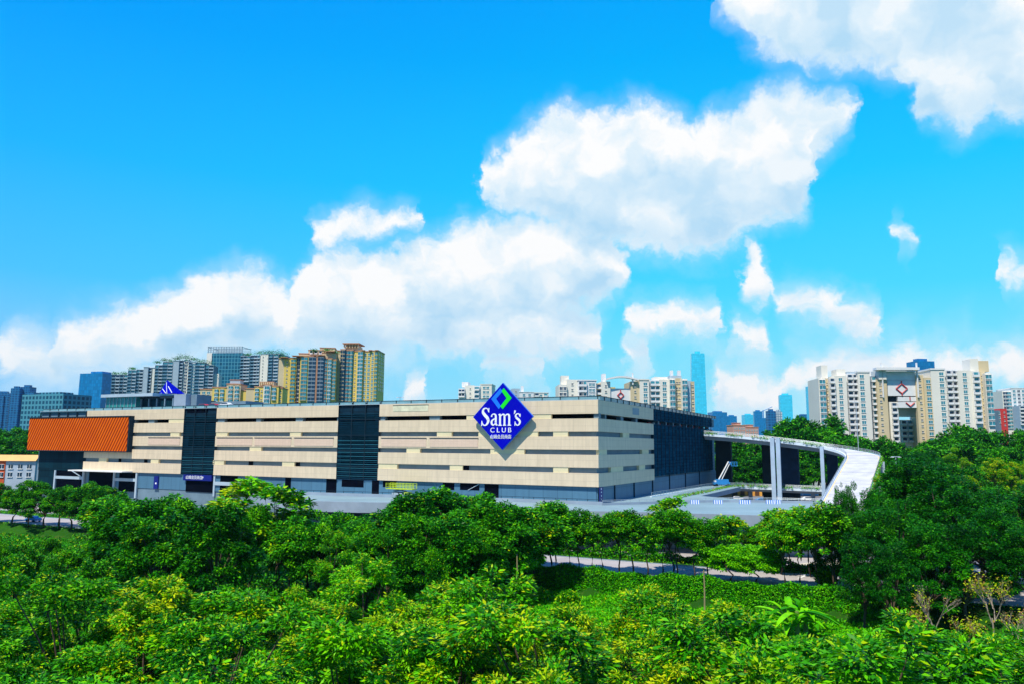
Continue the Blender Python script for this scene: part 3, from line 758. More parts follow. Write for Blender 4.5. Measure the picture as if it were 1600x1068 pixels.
def leaf_arrays(P, L, Wd, seed=0, updown=.0, axis=None):
    rg = np.random.default_rng(seed); n = len(P)
    A = rg.normal(size=(n, 3)) if axis is None else axis + rg.normal(size=(n, 3)) * .45
    A[:, 2] = A[:, 2] * .6 + updown; A /= np.linalg.norm(A, axis=1)[:, None]
    up = np.array([0, 0, 1.]) + rg.normal(size=(n, 3)) * .55
    Sd = np.cross(A, up); Sd /= np.linalg.norm(Sd, axis=1)[:, None] + 1e-9
    sc = rg.uniform(.65, 1.25, n)[:, None]
    V = np.empty((n, 4, 3)); V[:, 0] = P; V[:, 1] = P + A * L * .45 * sc + Sd * Wd * .5 * sc
    V[:, 2] = P + A * L * sc; V[:, 2, 2] -= .12 * L; V[:, 3] = P + A * L * .45 * sc - Sd * Wd * .5 * sc
    return V
def quads_mesh(name, V, mi, mats):
    n = len(V); me = bpy.data.meshes.new(name)
    me.vertices.add(n * 4); me.vertices.foreach_set('co', V.reshape(-1).astype(np.float32))
    me.loops.add(n * 4); me.loops.foreach_set('vertex_index', np.arange(n * 4, dtype=np.int32))
    me.polygons.add(n); me.polygons.foreach_set('loop_start', np.arange(0, n * 4, 4, dtype=np.int32))
    me.polygons.foreach_set('loop_total', np.full(n, 4, dtype=np.int32)) if hasattr(me.polygons[0], 'loop_total') and False else None
    me.polygons.foreach_set('material_index', mi.astype(np.int32))
    for m_ in mats: me.materials.append(m_)
    me.update(calc_edges=True); me.validate()
    return me
def leaf_obj(name, P, L, Wd, mats, prob, parent=None, seed=0, updown=0., axis=None):
    rg = np.random.default_rng(seed + 99)
    V = leaf_arrays(np.asarray(P, float), L, Wd, seed, updown, axis)
    mi = rg.choice(len(mats), size=len(V), p=prob / prob.sum())
    me = quads_mesh(name, V, mi, mats)
    o = bpy.data.objects.new(name, me); COL.objects.link(o)
    if parent: o.parent = parent
    return o

upP = [(-.2, -109, 24.6), (-12, -109, 23.7), (-24, -109, 22.4), (-34, -109, 21.1), (-41, -108.4, 20.0), (-46.5, -105.5, 18.9), (-49.6, -101, 17.9), (-50.3, -94, 16.9), (-49.9, -80, 14.9), (-49.2, -60, 12.0), (-48.6, -42, 9.4), (-48.2, -27, 7.6), (-48.2, -20, 7.45), (-48.2, -12, 7.43)]
upper, upath, uinv = ramp('car_ramp', 'long pale concrete ramp curving down from the upper parking floor', upP, 10.2, ROADC, beam=1.9, planter=((0, 32), (40, 999)))
# seams on the carriageway
b = MB()
for i in range(6, len(upath) - 3, 5):
    x, y, z, nx, ny = upath[i]; x2, y2, z2, _, _ = upath[i + 1]; d = Vector((x2 - x, y2 - y, z2 - z)).normalized() * .14
    e = 4.5
    b.add([(x - nx * e, y - ny * e, z + .012), (x + nx * e, y + ny * e, z + .012), (x + nx * e + d[0], y + ny * e + d[1], z + .012 + d[2]), (x - nx * e + d[0], y - ny * e + d[1], z + .012 + d[2])], [(0, 1, 2, 3)], DKSTEEL)
b.build_each('expansion_joint', upper)
ymark = mat('yellow_line', (.85, .60, .25), .6)
b = MB()
for e in (-4.3, 4.3): b.sweep(upath, [(e - .12, .004), (e + .12, .004), (e + .12, .012), (e - .12, .012)], ymark)
b.build_each('lane_line', upper)
def col_at(px, y_loc, z1, w=1.25, d=1.25, z0=0., parent=None, m=CONC, dark=None):
    # s where the picture column meets the plane y = y_loc
    s_ = S(px, 690, y_loc); return s_
def pillar(root, inv, s_, y_, z0, z1, w, d, m=CONC, name='pillar'):
    b = MB(); a = [l2w(s_ + u * w / 2, y_ + v * d / 2) for u, v in ((-1, -1), (1, -1), (1, 1), (-1, 1))]
    b.prism([(p[0] - inv[0], p[1] - inv[1]) for p in a], z0, z1, m); return b.build(name, root)
PILM = mat('pale_blue_pillar', (.42, .56, .72), .7, var=.12)
for px, z1 in ((1206.8, 23.4), (1215.6, 23.3)): pillar(upper, uinv, S(px, 690, -103), -103, 0, z1, 1.3, 1.5, PILM)
pillar(upper, uinv, S(1283.5, 690, -103), -103, 0, 20.6, 1.1, 1.3, PILM)
pillar(upper, uinv, -55.5, -92, 0, 16.2, 1.2, 1.4, LIGHTG); pillar(upper, uinv, -54.6, -66, 0, 12.2, 1.2, 1.4, LIGHTG); pillar(upper, uinv, -44.0, -60, 0, 10.8, 1.2, 1.4, LIGHTG)
DKNET = mat('dark_green_mesh_wrap', (.006, .016, .022), .9, var=.4)
DKN2 = mat('dark_blue_mesh_wrap', (.012, .03, .07), .9, var=.4)
for i, (pa, pb, z1) in enumerate([(1117, 1141, 22.6), (1189.5, 1203, 21.5), (1217.5, 1246, 20.8), (1290, 1307, 18.8)]):
    y_ = -114.5; sa, sb = S(pb, 690, y_), S(pa, 690, y_)
    pillar(upper, uinv, (sa + sb) / 2, y_ - 1.5, 0, z1, abs(sb - sa), 2.5, [DKNET, DKNET, DKN2, DKN2][i], name='wrapped_pier')
# lower loop at forecourt level
loP = [(-6.5, -30, 7.42), (-7, -60, 7.3), (-7, -88, 7.2), (-7.6, -100, 7.1), (-10, -107, 7.0), (-17, -111, 6.8), (-30, -111.4, 6.7), (-60, -111, 6.3), (-84, -107, 5.5)]
lower, lpath, linv = ramp('access_road', 'low pale curved access road passing under the big ramp', loP, 7.5, DECKM, beam=1.5, planter=((0, 999), (999, 999)))
for s_ in (-14, -34, -52, -70): pillar(lower, linv, s_, -111.4, 0, 5.7, 1.2, 1.2, CONC)

# ------------------------------------------------------------------ lifts, kiosks and cars in the yard
def boom_lift():
    g = at(1127, 749, 258); s_, y_ = w2l(g)
    root = empty('boom_lift', (g[0], g[1], 7.2), R_(0), 'blue boom lift with white arm and raised basket beside the dark side wall', 'boom lift')
    b = MB(); b.box(-2.6, 2.6, -1.1, 1.1, .7, 1.5, BLUEP); b.box(-1.9, 2.2, -1.0, 1.0, 1.5, 2.4, BLUEP); b.box(-2.3, -1.9, -.9, .9, 1.5, 2.0, WHITE); b.build('chassis', root)
    for x in (-1.9, 1.9):
        for y in (-1.2, 1.2):
            b = MB(); b.tube([(x, y - .2, .5), (x, y + .2, .5)], .5, DKSTEEL, 12); b.build('wheel', root)
    b = MB(); b.tube([(-.8, 0, 2.3), (2.6, 0, 8.2)], .25, WHITE, 6); b.tube([(.2, .1, 2.3), (3.2, .1, 8.0)], .16, WHITE, 6); b.tube([(2.6, 0, 8.2), (3.6, 0, 7.0)], .2, BLUEP, 6); b.build('arm', root)
    b = MB()
    for z in (7.0, 7.7, 8.1): b.box(3.4, 5.4, -.45, -.38, z, z + .08, BLUEP); b.box(3.4, 5.4, .38, .45, z, z + .08, BLUEP)
    for x in (3.4, 4.4, 5.3): b.box(x, x + .08, -.45, .45, 6.8, 8.2, BLUEP)
    b.box(3.4, 5.4, -.45, .45, 6.7, 6.8, BLUEP); b.build('basket', root)
boom_lift()
def scissor_lift():
    sm = S(643) ; root = empty('platform_lift', l2w(sm, 4.0, DZ), YAW, 'yellow-green railed work platform in front of the shopfront', 'work platform')
    w = 3.9
    b = MB(); b.box(-w, w, -1, 1, 1.9, 2.1, YGREEN)
    for z in (2.5, 2.9, 3.3): b.box(-w, w, .95, 1.0, z, z + .07, YGREEN); b.box(-w, w, -1.0, -.95, z, z + .07, YGREEN)
    for x in np.linspace(-w, w, 9): b.box(x - .05, x + .05, .93, 1.0, 2.1, 3.4, YGREEN); b.box(x - .05, x + .05, -1., -.93, 2.1, 3.4, YGREEN)
    b.build('platform', root)
    b = MB()
    for k in range(3):
        for sgn in (-1, 1): b.tube([(-2 * sgn, .5, .5 + k * .48), (2 * sgn, .5, .98 + k * .48)], .08, DKSTEEL, 5)
    b.build('scissor_arm', root)
    b = MB(); b.box(-1.4, 2.2, -.8, .8, .3, 1.1, LIGHTG); b.box(-2.6, -1.4, -.8, .8, .3, 1.3, YGREEN); b.build('chassis', root)
    for x in (-2.0, 1.7):
        b = MB(); b.tube([(x, -.9, .3), (x, .9, .3)], .32, DKSTEEL, 10); b.build('wheel', root)
scissor_lift()

CARP = {}
def car_proto(colname, m):
    root = empty('parked_car', (0, 0, 0)); parts = []
    b = MB(); pr_ = [(-2.25, .35), (2.2, .35), (2.25, .75), (1.35, .92), (.75, 1.42), (-1.05, 1.45), (-1.75, 1.0), (-2.25, .9)]
    b.prism(pr_, -.85, .85, m, axis='y'); parts.append(b.build('body', root))
    b = MB(); b.prism([(1.2, .97), (.72, 1.36), (-1.0, 1.38), (-1.6, 1.02)], -.87, .87, GLASSD, axis='y'); parts.append(b.build('window', root))
    for x in (-1.4, 1.4):
        for y in (-.75, .75):
            b = MB(); b.tube([(x, y - .13, .34), (x, y + .13, .34)], .34, DKSTEEL, 12); parts.append(b.build('wheel', root))
    CH[root.name] = parts; return root
carp = [car_proto('white', WHITE), car_proto('blue', BLUEP), car_proto('black', DKSTEEL), car_proto('silver', STEEL), car_proto('red', RED)]
used = set()
def car(k, loc, rz, label, group='cars parked beyond the ramps'):
    if k not in used: c = carp[k]; used.add(k)
    else: c = copy_tree(carp[k])
    c.location = loc; c.rotation_euler = (0, 0, rz); tag(c, label, 'car', group)
spec = [(0, 1152, 300, 'white car under the low access road, just right of the dark wrapped pier'), (2, 1166, 285, 'black car in front of the orange kiosk under the low access road'), (1, 1190, 290, 'blue car under the low access road, left of the two tall pillars'),
        (0, 1234, 282, 'white car under the low access road, right of the two tall pillars'), (0, 1262, 300, 'white car nearest the big ramp under the low access road'), (3, 1246, 330, 'silver car far back in the yard under the ramps')]
for k, px, Y, lab in spec:
    p = at(px, 780, Y); car(k, (p[0], p[1], .05), R_(random.uniform(-20, 20)), lab)
for k, px, Y, yl, rz, lab in [(0, 1566, 936, None, .1, 'white car half hidden under the big dark trees at the far right'), (1, 78, 812, None, .0, 'blue car on the road at the far left behind the kerb trees')]:
    g = gz(px, Y, .06 if px < 1500 else -3.); g2 = l2w(w2l(g)[0], 36.4 + (2.6 if px < 500 else -2.6)) if px < 1500 else g
    car(k, (g2[0], g2[1], .06 if px < 1500 else -3.0), YAW + rz, lab, 'cars on the road')
# kiosk with orange front
p = at(1158, 775, 330); root = empty('kiosk', (p[0], p[1], 0), R_(-5), 'long low kiosk with an orange front under the low access road', 'kiosk')
b = MB(); b.box(-8, 8, -3, 3, 0, 3.6, mat('kiosk_orange', (.85, .38, .06), .6, var=.3, nscale=1.5)); b.build('wall', root)
b = MB(); b.box(-8.4, 8.4, -3.4, 3.4, 3.6, 3.9, WHITE); b.build('roof', root)
b = MB()
for x in (-6, -3, 0, 3, 6): b.box(x - .9, x + .9, -3.1, -3.0, .2, 2.6, mat('kiosk_dark_brown', (.12, .05, .02), .5))  # dark brown shutters along the kiosk front
b.build('shutter', root)
p = at(1245, 770, 330); root = empty('shipping_container', (p[0], p[1], 0), R_(6), 'long light blue container far back under the ramps', 'container')
b = MB(); b.box(-9, 9, -1.2, 1.2, .15, 2.9, mat('container_blue', (.10, .40, .65), .5))
for x in np.arange(-8.8, 8.9, .6): b.box(x, x + .25, -1.26, -1.2, .2, 2.8, mat('container_rib', (.08, .32, .58), .5))
b.build('body', root); b = MB(); b.box(-9.05, 9.05, -1.25, 1.25, 2.9, 3.0, WHITE); b.build('roof', root)
# cars and clutter on the store's roof edge
def roofcar(k, px, off, lab):
    p = l2w(S(px, 625, off), off, 31.4 - .0); car(k, (p[0], p[1], 31.15), YAW + R_(4), lab, 'cars on the store roof')
b = MB()
a0 = w2l(at(300, 640, 280))
b.box(S(385, 625, -10), S(213, 620, -10), -17, -2, 30.2, 31.1, CONC); b.build('roof_plant_deck', store)
roofcar(0, 353, -8, 'white car on the store roof in front of the dark walkway')
roofcar(4, 334, -12, 'red car on the store roof, right of the other red one')
roofcar(4, 318, -12, 'red car on the store roof beside the grey lift tower')
# blue pyramid sign seen from behind
def pyramid():
    off = -24; s0 = S(260, 605, off); z0 = fs(248, 612, off)[1]; z1 = fs(260, 593, off)[1]
    root = empty('pyramid_sign', l2w(s0, off, 31), YAW, 'blue triangular sign on a steel frame standing on the store roof', 'sign')
    hw = abs(S(273, 605, off) - S(247, 605, off)) * .43; h = z1 - 31.
    zb = z0 - 31
    b = MB(); b.add([(hw, 0, zb - .5), (-hw, 0, zb - .5), (-hw * .05, 0, h), (hw * .3, -5, zb + .3), (-hw, -5, zb - .5)], [(0, 1, 2), (0, 2, 3), (1, 4, 2), (3, 2, 4), (0, 3, 4, 1)], SIGNB); b.build('panel', root)
    b = MB(); b.tube([(0, .12, h * .93), (-hw * .15, .12, zb - .4)], .14, SIGNW, 5); b.tube([(-hw * .3, .12, h * .8), (-hw * .85, .12, zb - .3)], .14, SIGNW, 5)
    b.tube([(hw * .5, .12, zb + 1.2), (0, .12, zb - .4)], .12, SIGNW, 5); b.build_each('strut', root)
    b = MB()
    for x in (-hw * .8, 0, hw * .8): b.tube([(x, 2, 0), (x, 2, zb - .3)], .15, STEEL, 6)
    b.build_each('leg', root)
pyramid()
#PART2
# ------------------------------------------------------------------ buildings of the skyline
WPROTO = {}
def wmesh(kind, glass, frame, w, h):
    """one window or balcony, facing local -y, origin at its bottom centre"""
    key = (kind, glass.name, frame.name, round(w, 1), round(h, 1))
    if key in WPROTO: return WPROTO[key]
    b = MB()
    if kind == 'window':
        b.box(-w/2, w/2, -.05, 0, 0, h, glass)
        b.box(-w/2 - .18, w/2 + .18, -.28, 0, -.28, 0, frame); b.box(-w/2 - .1, w/2 + .1, -.12, 0, h, h + .12, frame); b.box(-.06, .06, -.10, -.05, 0, h, frame)
    elif kind == 'bay':
        b.box(-w/2, w/2, -.7, 0, 0, h, glass); b.box(-w/2 - .12, w/2 + .12, -.85, 0, -.35, 0, frame)
        b.box(-w/2 - .1, w/2 + .1, -.8, 0, h, h + .15, frame); b.box(-.07, .07, -.78, -.7, 0, h, frame)
    elif kind == 'balcony':
        b.box(-w/2, w/2, -.06, 0, 0, h, glass)
        b.box(-w/2 - .1, w/2 + .1, -1.5, 0, -.25, 0, frame); b.box(-w/2 - .1, w/2 + .1, -1.5, -1.38, 0, .85, frame)
        b.box(-w/2 - .1, -w/2 + .05, -1.38, 0, 0, h, frame); b.box(w/2 - .05, w/2 + .1, -1.38, 0, 0, h, frame)
    o = b.build(kind + '_proto'); me = o.data; bpy.data.objects.remove(o); WPROTO[key] = me; return me
def stuff_merge(name, items, parent):
    """many small repeats as one part: items = (mesh, x, y, z, rz)"""
    mats = []; V = []; Fc = []; M_ = []
    for me, x, y, z, rz in items:
        o = len(V); c, s_ = math.cos(rz), math.sin(rz)
        for v in me.vertices: V.append((v.co.x * c - v.co.y * s_ + x, v.co.x * s_ + v.co.y * c + y, v.co.z + z))
        mp = []
        for m_ in me.materials:
            if m_ not in mats: mats.append(m_)
            mp.append(mats.index(m_))
        for p in me.polygons: Fc.append(tuple(i + o for i in p.vertices)); M_.append(mp[p.material_index])
    me = bpy.data.meshes.new(name); me.from_pydata(V, [], Fc); me.update()
    for m_ in mats: me.materials.append(m_)
    me.polygons.foreach_set('material_index', M_)
    ob = bpy.data.objects.new(name, me); COL.objects.link(ob); ob.parent = parent; ob['kind'] = 'stuff'; return ob
class Bld:
    def __init__(s, label, Y, pxc, yaw=0., cat='building', name='apartment_block', group=None, zb=0.):
        p = at(pxc, 690, Y); s.root = empty(name, (p[0], p[1], zb), yaw, label, cat, group)
        s.o = np.array(p[:2]); s.ax = np.array([math.cos(yaw), math.sin(yaw)]); s.ay = np.array([-math.sin(yaw), math.cos(yaw)]); s.zb = zb
        s.items = []; s.Y = Y; s.pyr = 640
    def x(s, px, off=0., py=None):
        py = py or s.pyr; d = ray(px, py); n = s.ay; t = ((s.o @ n) + off) / (d[:2] @ n); q = d[:2] * t - s.o; return float(q @ s.ax)
    def z(s, px, py, off=0.):
        d = ray(px, py); n = s.ay; t = ((s.o @ n) + off) / (d[:2] @ n); return float(d[2] * t + EYE - s.zb)
    def block(s, px0, px1, pyt, dep, m, off=0., name='wall', cols=(), fh=3.0, pyb=None, zb=0., seen=None, roofm=None, par=.0):
        x0, x1 = s.x(px0, off), s.x(px1, off); z1 = s.z((px0 + px1) / 2, pyt, off); zz = zb if pyb is None else s.z((px0 + px1) / 2, pyb, off)
        b = MB(); b.box(x0, x1, off, off + dep, zz, z1, m)
        w = b.build(name, s.root)
        if par: b = MB(); b.box(x0 - .3, x1 + .3, off - .3, off + dep + .3, z1, z1 + par, roofm or m); b.build('parapet', s.root)
        # cols: (fraction, kind, width, height, glass, frame); floors counted downwards from the top
        zs = s.z((px0 + px1) / 2, seen, off) if seen else zz + 4
        for (q, kind, ww, hh, gl, frm) in cols:
            me = wmesh(kind, gl, frm, ww, hh); zc = z1 - fh * .95
            while zc > max(zs, zz + .5): s.items.append((kind, me, x0 + (x1 - x0) * q, off - .001, zc, 0.)); zc -= fh
        return w, x0, x1, z1
    def side(s, x, off, dep, z1, cols, fh=3.0, seen=20., left=True):
        """windows on a side face"""
        for (q, kind, ww, hh, gl, frm) in cols:
            me = wmesh(kind, gl, frm, ww, hh); zc = z1 - fh * .95
            while zc > seen: s.items.append((kind, me, x, off + dep * q, zc, -math.pi / 2 if left else math.pi / 2)); zc -= fh
    def done(s, cap=100):
        by = {}
        for it in s.items: by.setdefault(it[0], []).append(it)
        for kind, L in by.items():
            L.sort(key=lambda t: -t[4])
            for (k, me, x, y, z, rz) in L[:cap]:
                o = bpy.data.objects.new('bay_window' if k == 'bay' else k, me); COL.objects.link(o); o.parent = s.root; o.location = (x, y, z); o.rotation_euler = (0, 0, rz)
            if len(L) > cap: stuff_merge('bay_window' if kind == 'bay' else kind, [(me, x, y, z, rz) for (_, me, x, y, z, rz) in L[cap:]], s.root)
def _mk(kind, w0, h0, g0):
    def f_(q, *a):
        num = [v for v in a if isinstance(v, (int, float))]; ms = [v for v in a if not isinstance(v, (int, float))]
        return (q, kind, num[0] if num else w0, num[1] if len(num) > 1 else h0, ms[0] if ms else g0, ms[1] if len(ms) > 1 else WHITE)
    return f_
WN = _mk('window', 1.9, 1.6, GLASST); BL = _mk('balcony', 3.2, 2.3, GLASSD); BY = _mk('bay', 2.8, 1.9, GLASST)
SW = lambda q, w=.9, h=.9: (q, 'window', w, h, GLASSD, WHITE2)
CW_BLUE = grid_mat('curtain_wall_blue', (.006, .24, .56), (.004, .15, .42), 3.0, 3.9, .25, rough=.18, spec=.6, var=.35)
CW_PALE = grid_mat('curtain_wall_pale_blue', (.06, .70, .96), (.04, .55, .88), 4.0, 4.0, .3, rough=.18, spec=.6, var=.2)
CW_DEEP = grid_mat('curtain_wall_deep_blue', (.010, .10, .30), (.02, .19, .42), 4.0, 3.4, .5, rough=.4, spec=.5, var=.5)
CW_TEAL = grid_mat('curtain_wall_teal', (.015, .14, .24), (.09, .33, .42), 3.2, 3.6, .28, rough=.2, spec=.6, var=.5)
CW_GRID = grid_mat('grid_facade', (.012, .09, .17), (.08, .30, .40), 4.6, 4.6, .9, rough=.4, var=.4)

# -- right: long residential block with a portal in the middle
def right_block():
    B = Bld('long cream residential block with a red diamond emblem, right of the ramp', 400, 1418, R_(-4), cat='apartment block')
    sb = 700
    roofw = WHITE
    # left wing
    B.block(1281,1292,590,18,WHITE2,off=-1.5,cols=[BY(.5,2.6)],seen=672); B.block(1292,1298,591,16,CREAM,off=1.5,cols=[SW(.5)],seen=672)
    B.block(1298,1306,589,18,WHITE2,off=-1.0,cols=[BL(.5,2.2)],seen=690)
    B.block(1306,1325,586,18,WHITE2,off=-.5,cols=[WN(.5,1.7)],seen=690)
    B.block(1325,1343,583,16,WHITE,off=1.4,cols=[BL(.27,2.5),BL(.76,2.5)],seen=700)
    B.block(1343,1362,581,19,WHITE2,off=-1.0,cols=[WN(.33,2.0)],seen=700,par=.8,roofm=roofw)
    B.block(1362,1372,587,14,GREYP,off=2.5,cols=[BL(.5,2.2,GLASST)],seen=700)
    B.block(1372,1388,592,18,CREAM,off=0,cols=[SW(.35)],seen=700)
    B.block(1286,1296,570,8,WHITE2,off=4,pyb=590); B.block(1310,1324,576,8,WHITE2,off=3,pyb=586); B.block(1326,1360,580,12,LIGHTG,off=2,pyb=583)
    # portal: two pylons, high lintel, three cross panels
    B.block(1376,1388,577,10,WHITE2,off=-1,pyb=592); B.block(1388,1434,579,4,WHITE,off=1,pyb=594,name='lintel')
    B.block(1373,1441,573,5,WHITE,off=-3,pyb=577,name='portal_roof')
    for px in (1382, 1437): B.block(px - .8, px + .8, 566, 1, WHITE, off=-1, pyb=620, name='mast')
    B.block(1389,1434,593,3,WHITE,off=1,pyb=617.5,name='emblem_panel'); B.block(1390,1434,617.5,6,DKSTEEL,off=3,pyb=627,name='opening',cols=[]); B.block(1404,1434,619,3,WHITE,off=1,pyb=626,name='cross_panel')
    B.block(1404,1434,627,3,WHITE,off=1,pyb=636,name='cross_panel'); B.block(1390,1404,627,3,WHITE2,off=2,pyb=700,cols=[BL(.5,2.6)],fh=3.,seen=690)
    B.block(1404,1434,636.5,3,WHITE2,off=9,pyb=650,cols=[BL(.25,3),BL(.75,3)],seen=644)
    B.block(1404,1436,655,3,WHITE2,off=16,cols=[BL(.2,2.6),BL(.5,2.6,GLASST),WN(.8)],seen=694)
    # red emblem: diamond outline with stems
    z0, z1 = B.z(1411, 617), B.z(1411, 595); cx = B.x(1411, .8); cz = (z0 + z1) / 2; r = (z1 - z0) * .30
    def emblem(cx, cz, r, up, dn, half=False):
        b = MB(); k = r * 1.3
        pts = [(cx, cz + r * 1.15), (cx + k, cz), (cx, cz - r * 1.15), (cx - k, cz)]
        segs = [(0, 1), (1, 2), (2, 3), (3, 0)] if not half else [(1, 2), (2, 3)]
        for i, j in segs: b.tube([(pts[i][0], .75, pts[i][1]), (pts[j][0], .75, pts[j][1])], .3, RED, 6)
        if up: b.tube([(cx, .75, pts[0][1]), (cx, .75, cz + up)], .26, RED, 6)
        if dn: b.tube([(cx, .75, pts[2][1]), (cx, .75, cz - dn)], .26, RED, 6)
        b.build('emblem', B.root)
    emblem(cx, cz, r, (z1 - z0) * .55, (z1 - z0) * .5)
    emblem(B.x(1423, .8), B.z(1423, 628), r * .75, 0, 0, True)
    b = MB(); b.tube([(B.x(1423, .8), .75, B.z(1423, 619)), (B.x(1423, .8), .75, B.z(1423, 624))], .26, RED, 6); b.build('emblem', B.root)
    # right wing
    B.block(1434,1446,585,2.5,CREAM,off=0,cols=[SW(.5)],seen=700)
    B.block(1446,1458,589,18,CREAM,off=-.8,cols=[WN(.6,2.0)],seen=690)
    B.block(1458,1480,577,19,WHITE2,off=-1.0,cols=[WN(.75,2.0),],seen=690,par=.8,roofm=roofw)
    B.block(1480,1500,577,16,WHITE,off=1.4,cols=[BL(.27,2.6),BL(.76,2.6)],seen=685)
    B.block(1500,1522,578,18,WHITE2,off=-.5,cols=[WN(.5,1.8)],seen=675)
    B.block(1522,1534,579,18,WHITE2,off=-1.0,cols=[BL(.5,2.8,GLASST)],seen=668); B.block(1534,1543,580,16,CREAM,off=1.5,cols=[SW(.5)],seen=668)
    B.block(1543,1553,582,18,WHITE2,off=-1.5,cols=[BY(.5,2.6)],seen=668)
    B.block(1521,1534,560,8,WHITE2,off=3,pyb=580); B.block(1534,1550,563,8,CREAM,off=4,pyb=580); B.block(1455,1462,586,6,LIGHTG,off=3,pyb=580)
    B.done()
right_block()
# -- behind the store: the same kind of housing, centre
def centre_block():
    B = Bld('cream residential block with arched roof canopy behind the near corner of the store', 410, 985, R_(3), cat='apartment block')
    B.block(873,886,600,16,WHITE2,off=-1,cols=[WN(.3,1.5,1.6,GLASSD),WN(.75,1.5,1.6,GLASSD)],seen=622)
    B.block(886,903,592,18,WHITE2,off=.5,cols=[SW(.5)],seen=622)
    B.block(877,889,586,6,WHITE2,off=3,pyb=600)
    B.block(903,932,594,16,WHITE,off=-1,cols=[BL(.17,2.4),BL(.34,2.4,GLASST),WN(.68,1.2),WN(.85,1.2)],seen=622,par=.6)
    B.block(932,940,598,14,CREAM,off=2,cols=[BL(.5,2.2)],seen=622)
    B.block(940,954,595,18,WHITE2,off=0,cols=[SW(.5)],seen=632); B.block(942,947,583,5,WHITE,off=1,pyb=596,name='mast')
    B.block(954,962,604,6,YELLW,off=4,pyb=608,name='wall'); B.block(952,987,606,3,WHITE,off=1,pyb=640,name='emblem_panel')
    cx = B.x(970, .8); z1, z0 = B.z(970, 608), B.z(970, 623.5); cz = B.z(970, 616.5); r = (z1 - z0) * .27
    b = MB(); k = r * 1.2; pts = [(cx, cz + r * 1.15), (cx + k, cz), (cx, cz - r * 1.15), (cx - k, cz)]
    for i in range(4): b.tube([(pts[i][0], .75, pts[i][1]), (pts[(i + 1) % 4][0], .75, pts[(i + 1) % 4][1])], .28, RED, 6)
    b.tube([(cx, .75, pts[0][1]), (cx, .75, z1)], .24, RED, 6); b.tube([(cx, .75, pts[2][1]), (cx, .75, z0)], .24, RED, 6); b.build('emblem', B.root)
    # arched canopy
    b = MB(); P = []
    for t in np.linspace(0, 1, 15): P.append((B.x(948 + 50 * t, -2), B.z(970, 590.5 - 4.2 * math.sin(math.pi * t), -2)))
    b.prism(P + [(x, z - .9) for x, z in P[::-1]], -2, 1.2, WHITE, axis='y'); b.build('canopy', B.root)
    B.block(986,1000,595,18,CREAM,off=0,cols=[SW(.5)],seen=636); B.block(988.5,990.5,582,1,WHITE,off=-1,pyb=600,name='mast')
    B.block(1000,1015,593,18,WHITE2,off=-.6,cols=[WN(.6,1.9)],seen=636,par=.6)
    B.block(1015,1032,593,15,WHITE,off=1.4,cols=[BL(.3,2.5,GLASST),BL(.75,2.5,GLASST)],seen=640)
    B.block(1032,1046,592,18,WHITE2,off=-.6,cols=[WN(.5,1.9)],seen=640)
    B.block(1024,1044,588,8,WHITE2,off=3,pyb=593)
    B.block(1046,1056,590,18,WHITE2,off=-1.5,cols=[BY(.5,2.4)],seen=645); B.block(1056,1066,590,16,CREAM,off=1,cols=[SW(.3),SW(.7)],seen=645)
    B.block(1066,1075,591,18,WHITE2,off=-1.5,cols=[BY(.5,2.4)],seen=645); B.block(1075,1080,594,16,LIGHTG,off=1,seen=645); B.block(1080,1086,595,14,CREAM,off=2,cols=[SW(.5)],seen=645)
    B.block(1048,1066,586,6,LIGHTG,off=2,pyb=590); B.block(1049,1053,578,2,WHITE,off=3,pyb=586); B.block(1060.5,1065,578,2,WHITE,off=3,pyb=586)
    B.done()
centre_block()
def small_mid():
    B = Bld('white apartment block just left of the diamond sign, only its top storeys showing', 560, 742, R_(-8), cat='apartment block')
    B.block(716,726,606,16,WHITE,off=-1,cols=[BL(.3,2.2),BL(.75,2.2)],seen=624,fh=3.2); B.block(726,740,601,16,WHITE2,off=0,cols=[SW(.6)],seen=624,fh=3.2)
    B.block(721,731,596,8,WHITE,off=3,pyb=604); B.block(740,750,602,16,WHITE,off=-1,cols=[BL(.5,3.4,GLASST)],seen=624,fh=3.2); B.block(750,768,600,16,WHITE2,off=0,cols=[WN(.35),WN(.65)],seen=624,fh=3.2,par=.5)
    B.done()
    B = Bld('low white apartment block just right of the diamond sign, only its roofline showing', 620, 835, R_(6), cat='apartment block')
    B.block(800,812,606,14,LIGHTG,off=0,cols=[SW(.5)],seen=618); B.block(812,834,612,14,WHITE,off=-1,cols=[WN(.3),WN(.7)],seen=620,par=.5); B.block(834,857,613,14,WHITE2,off=0,cols=[BL(.2),WN(.5),BL(.8,3,2.3,GLASST)],seen=620,par=.5)
    B.block(814,818,602,3,WHITE,off=3,pyb=612); B.done()
small_mid()
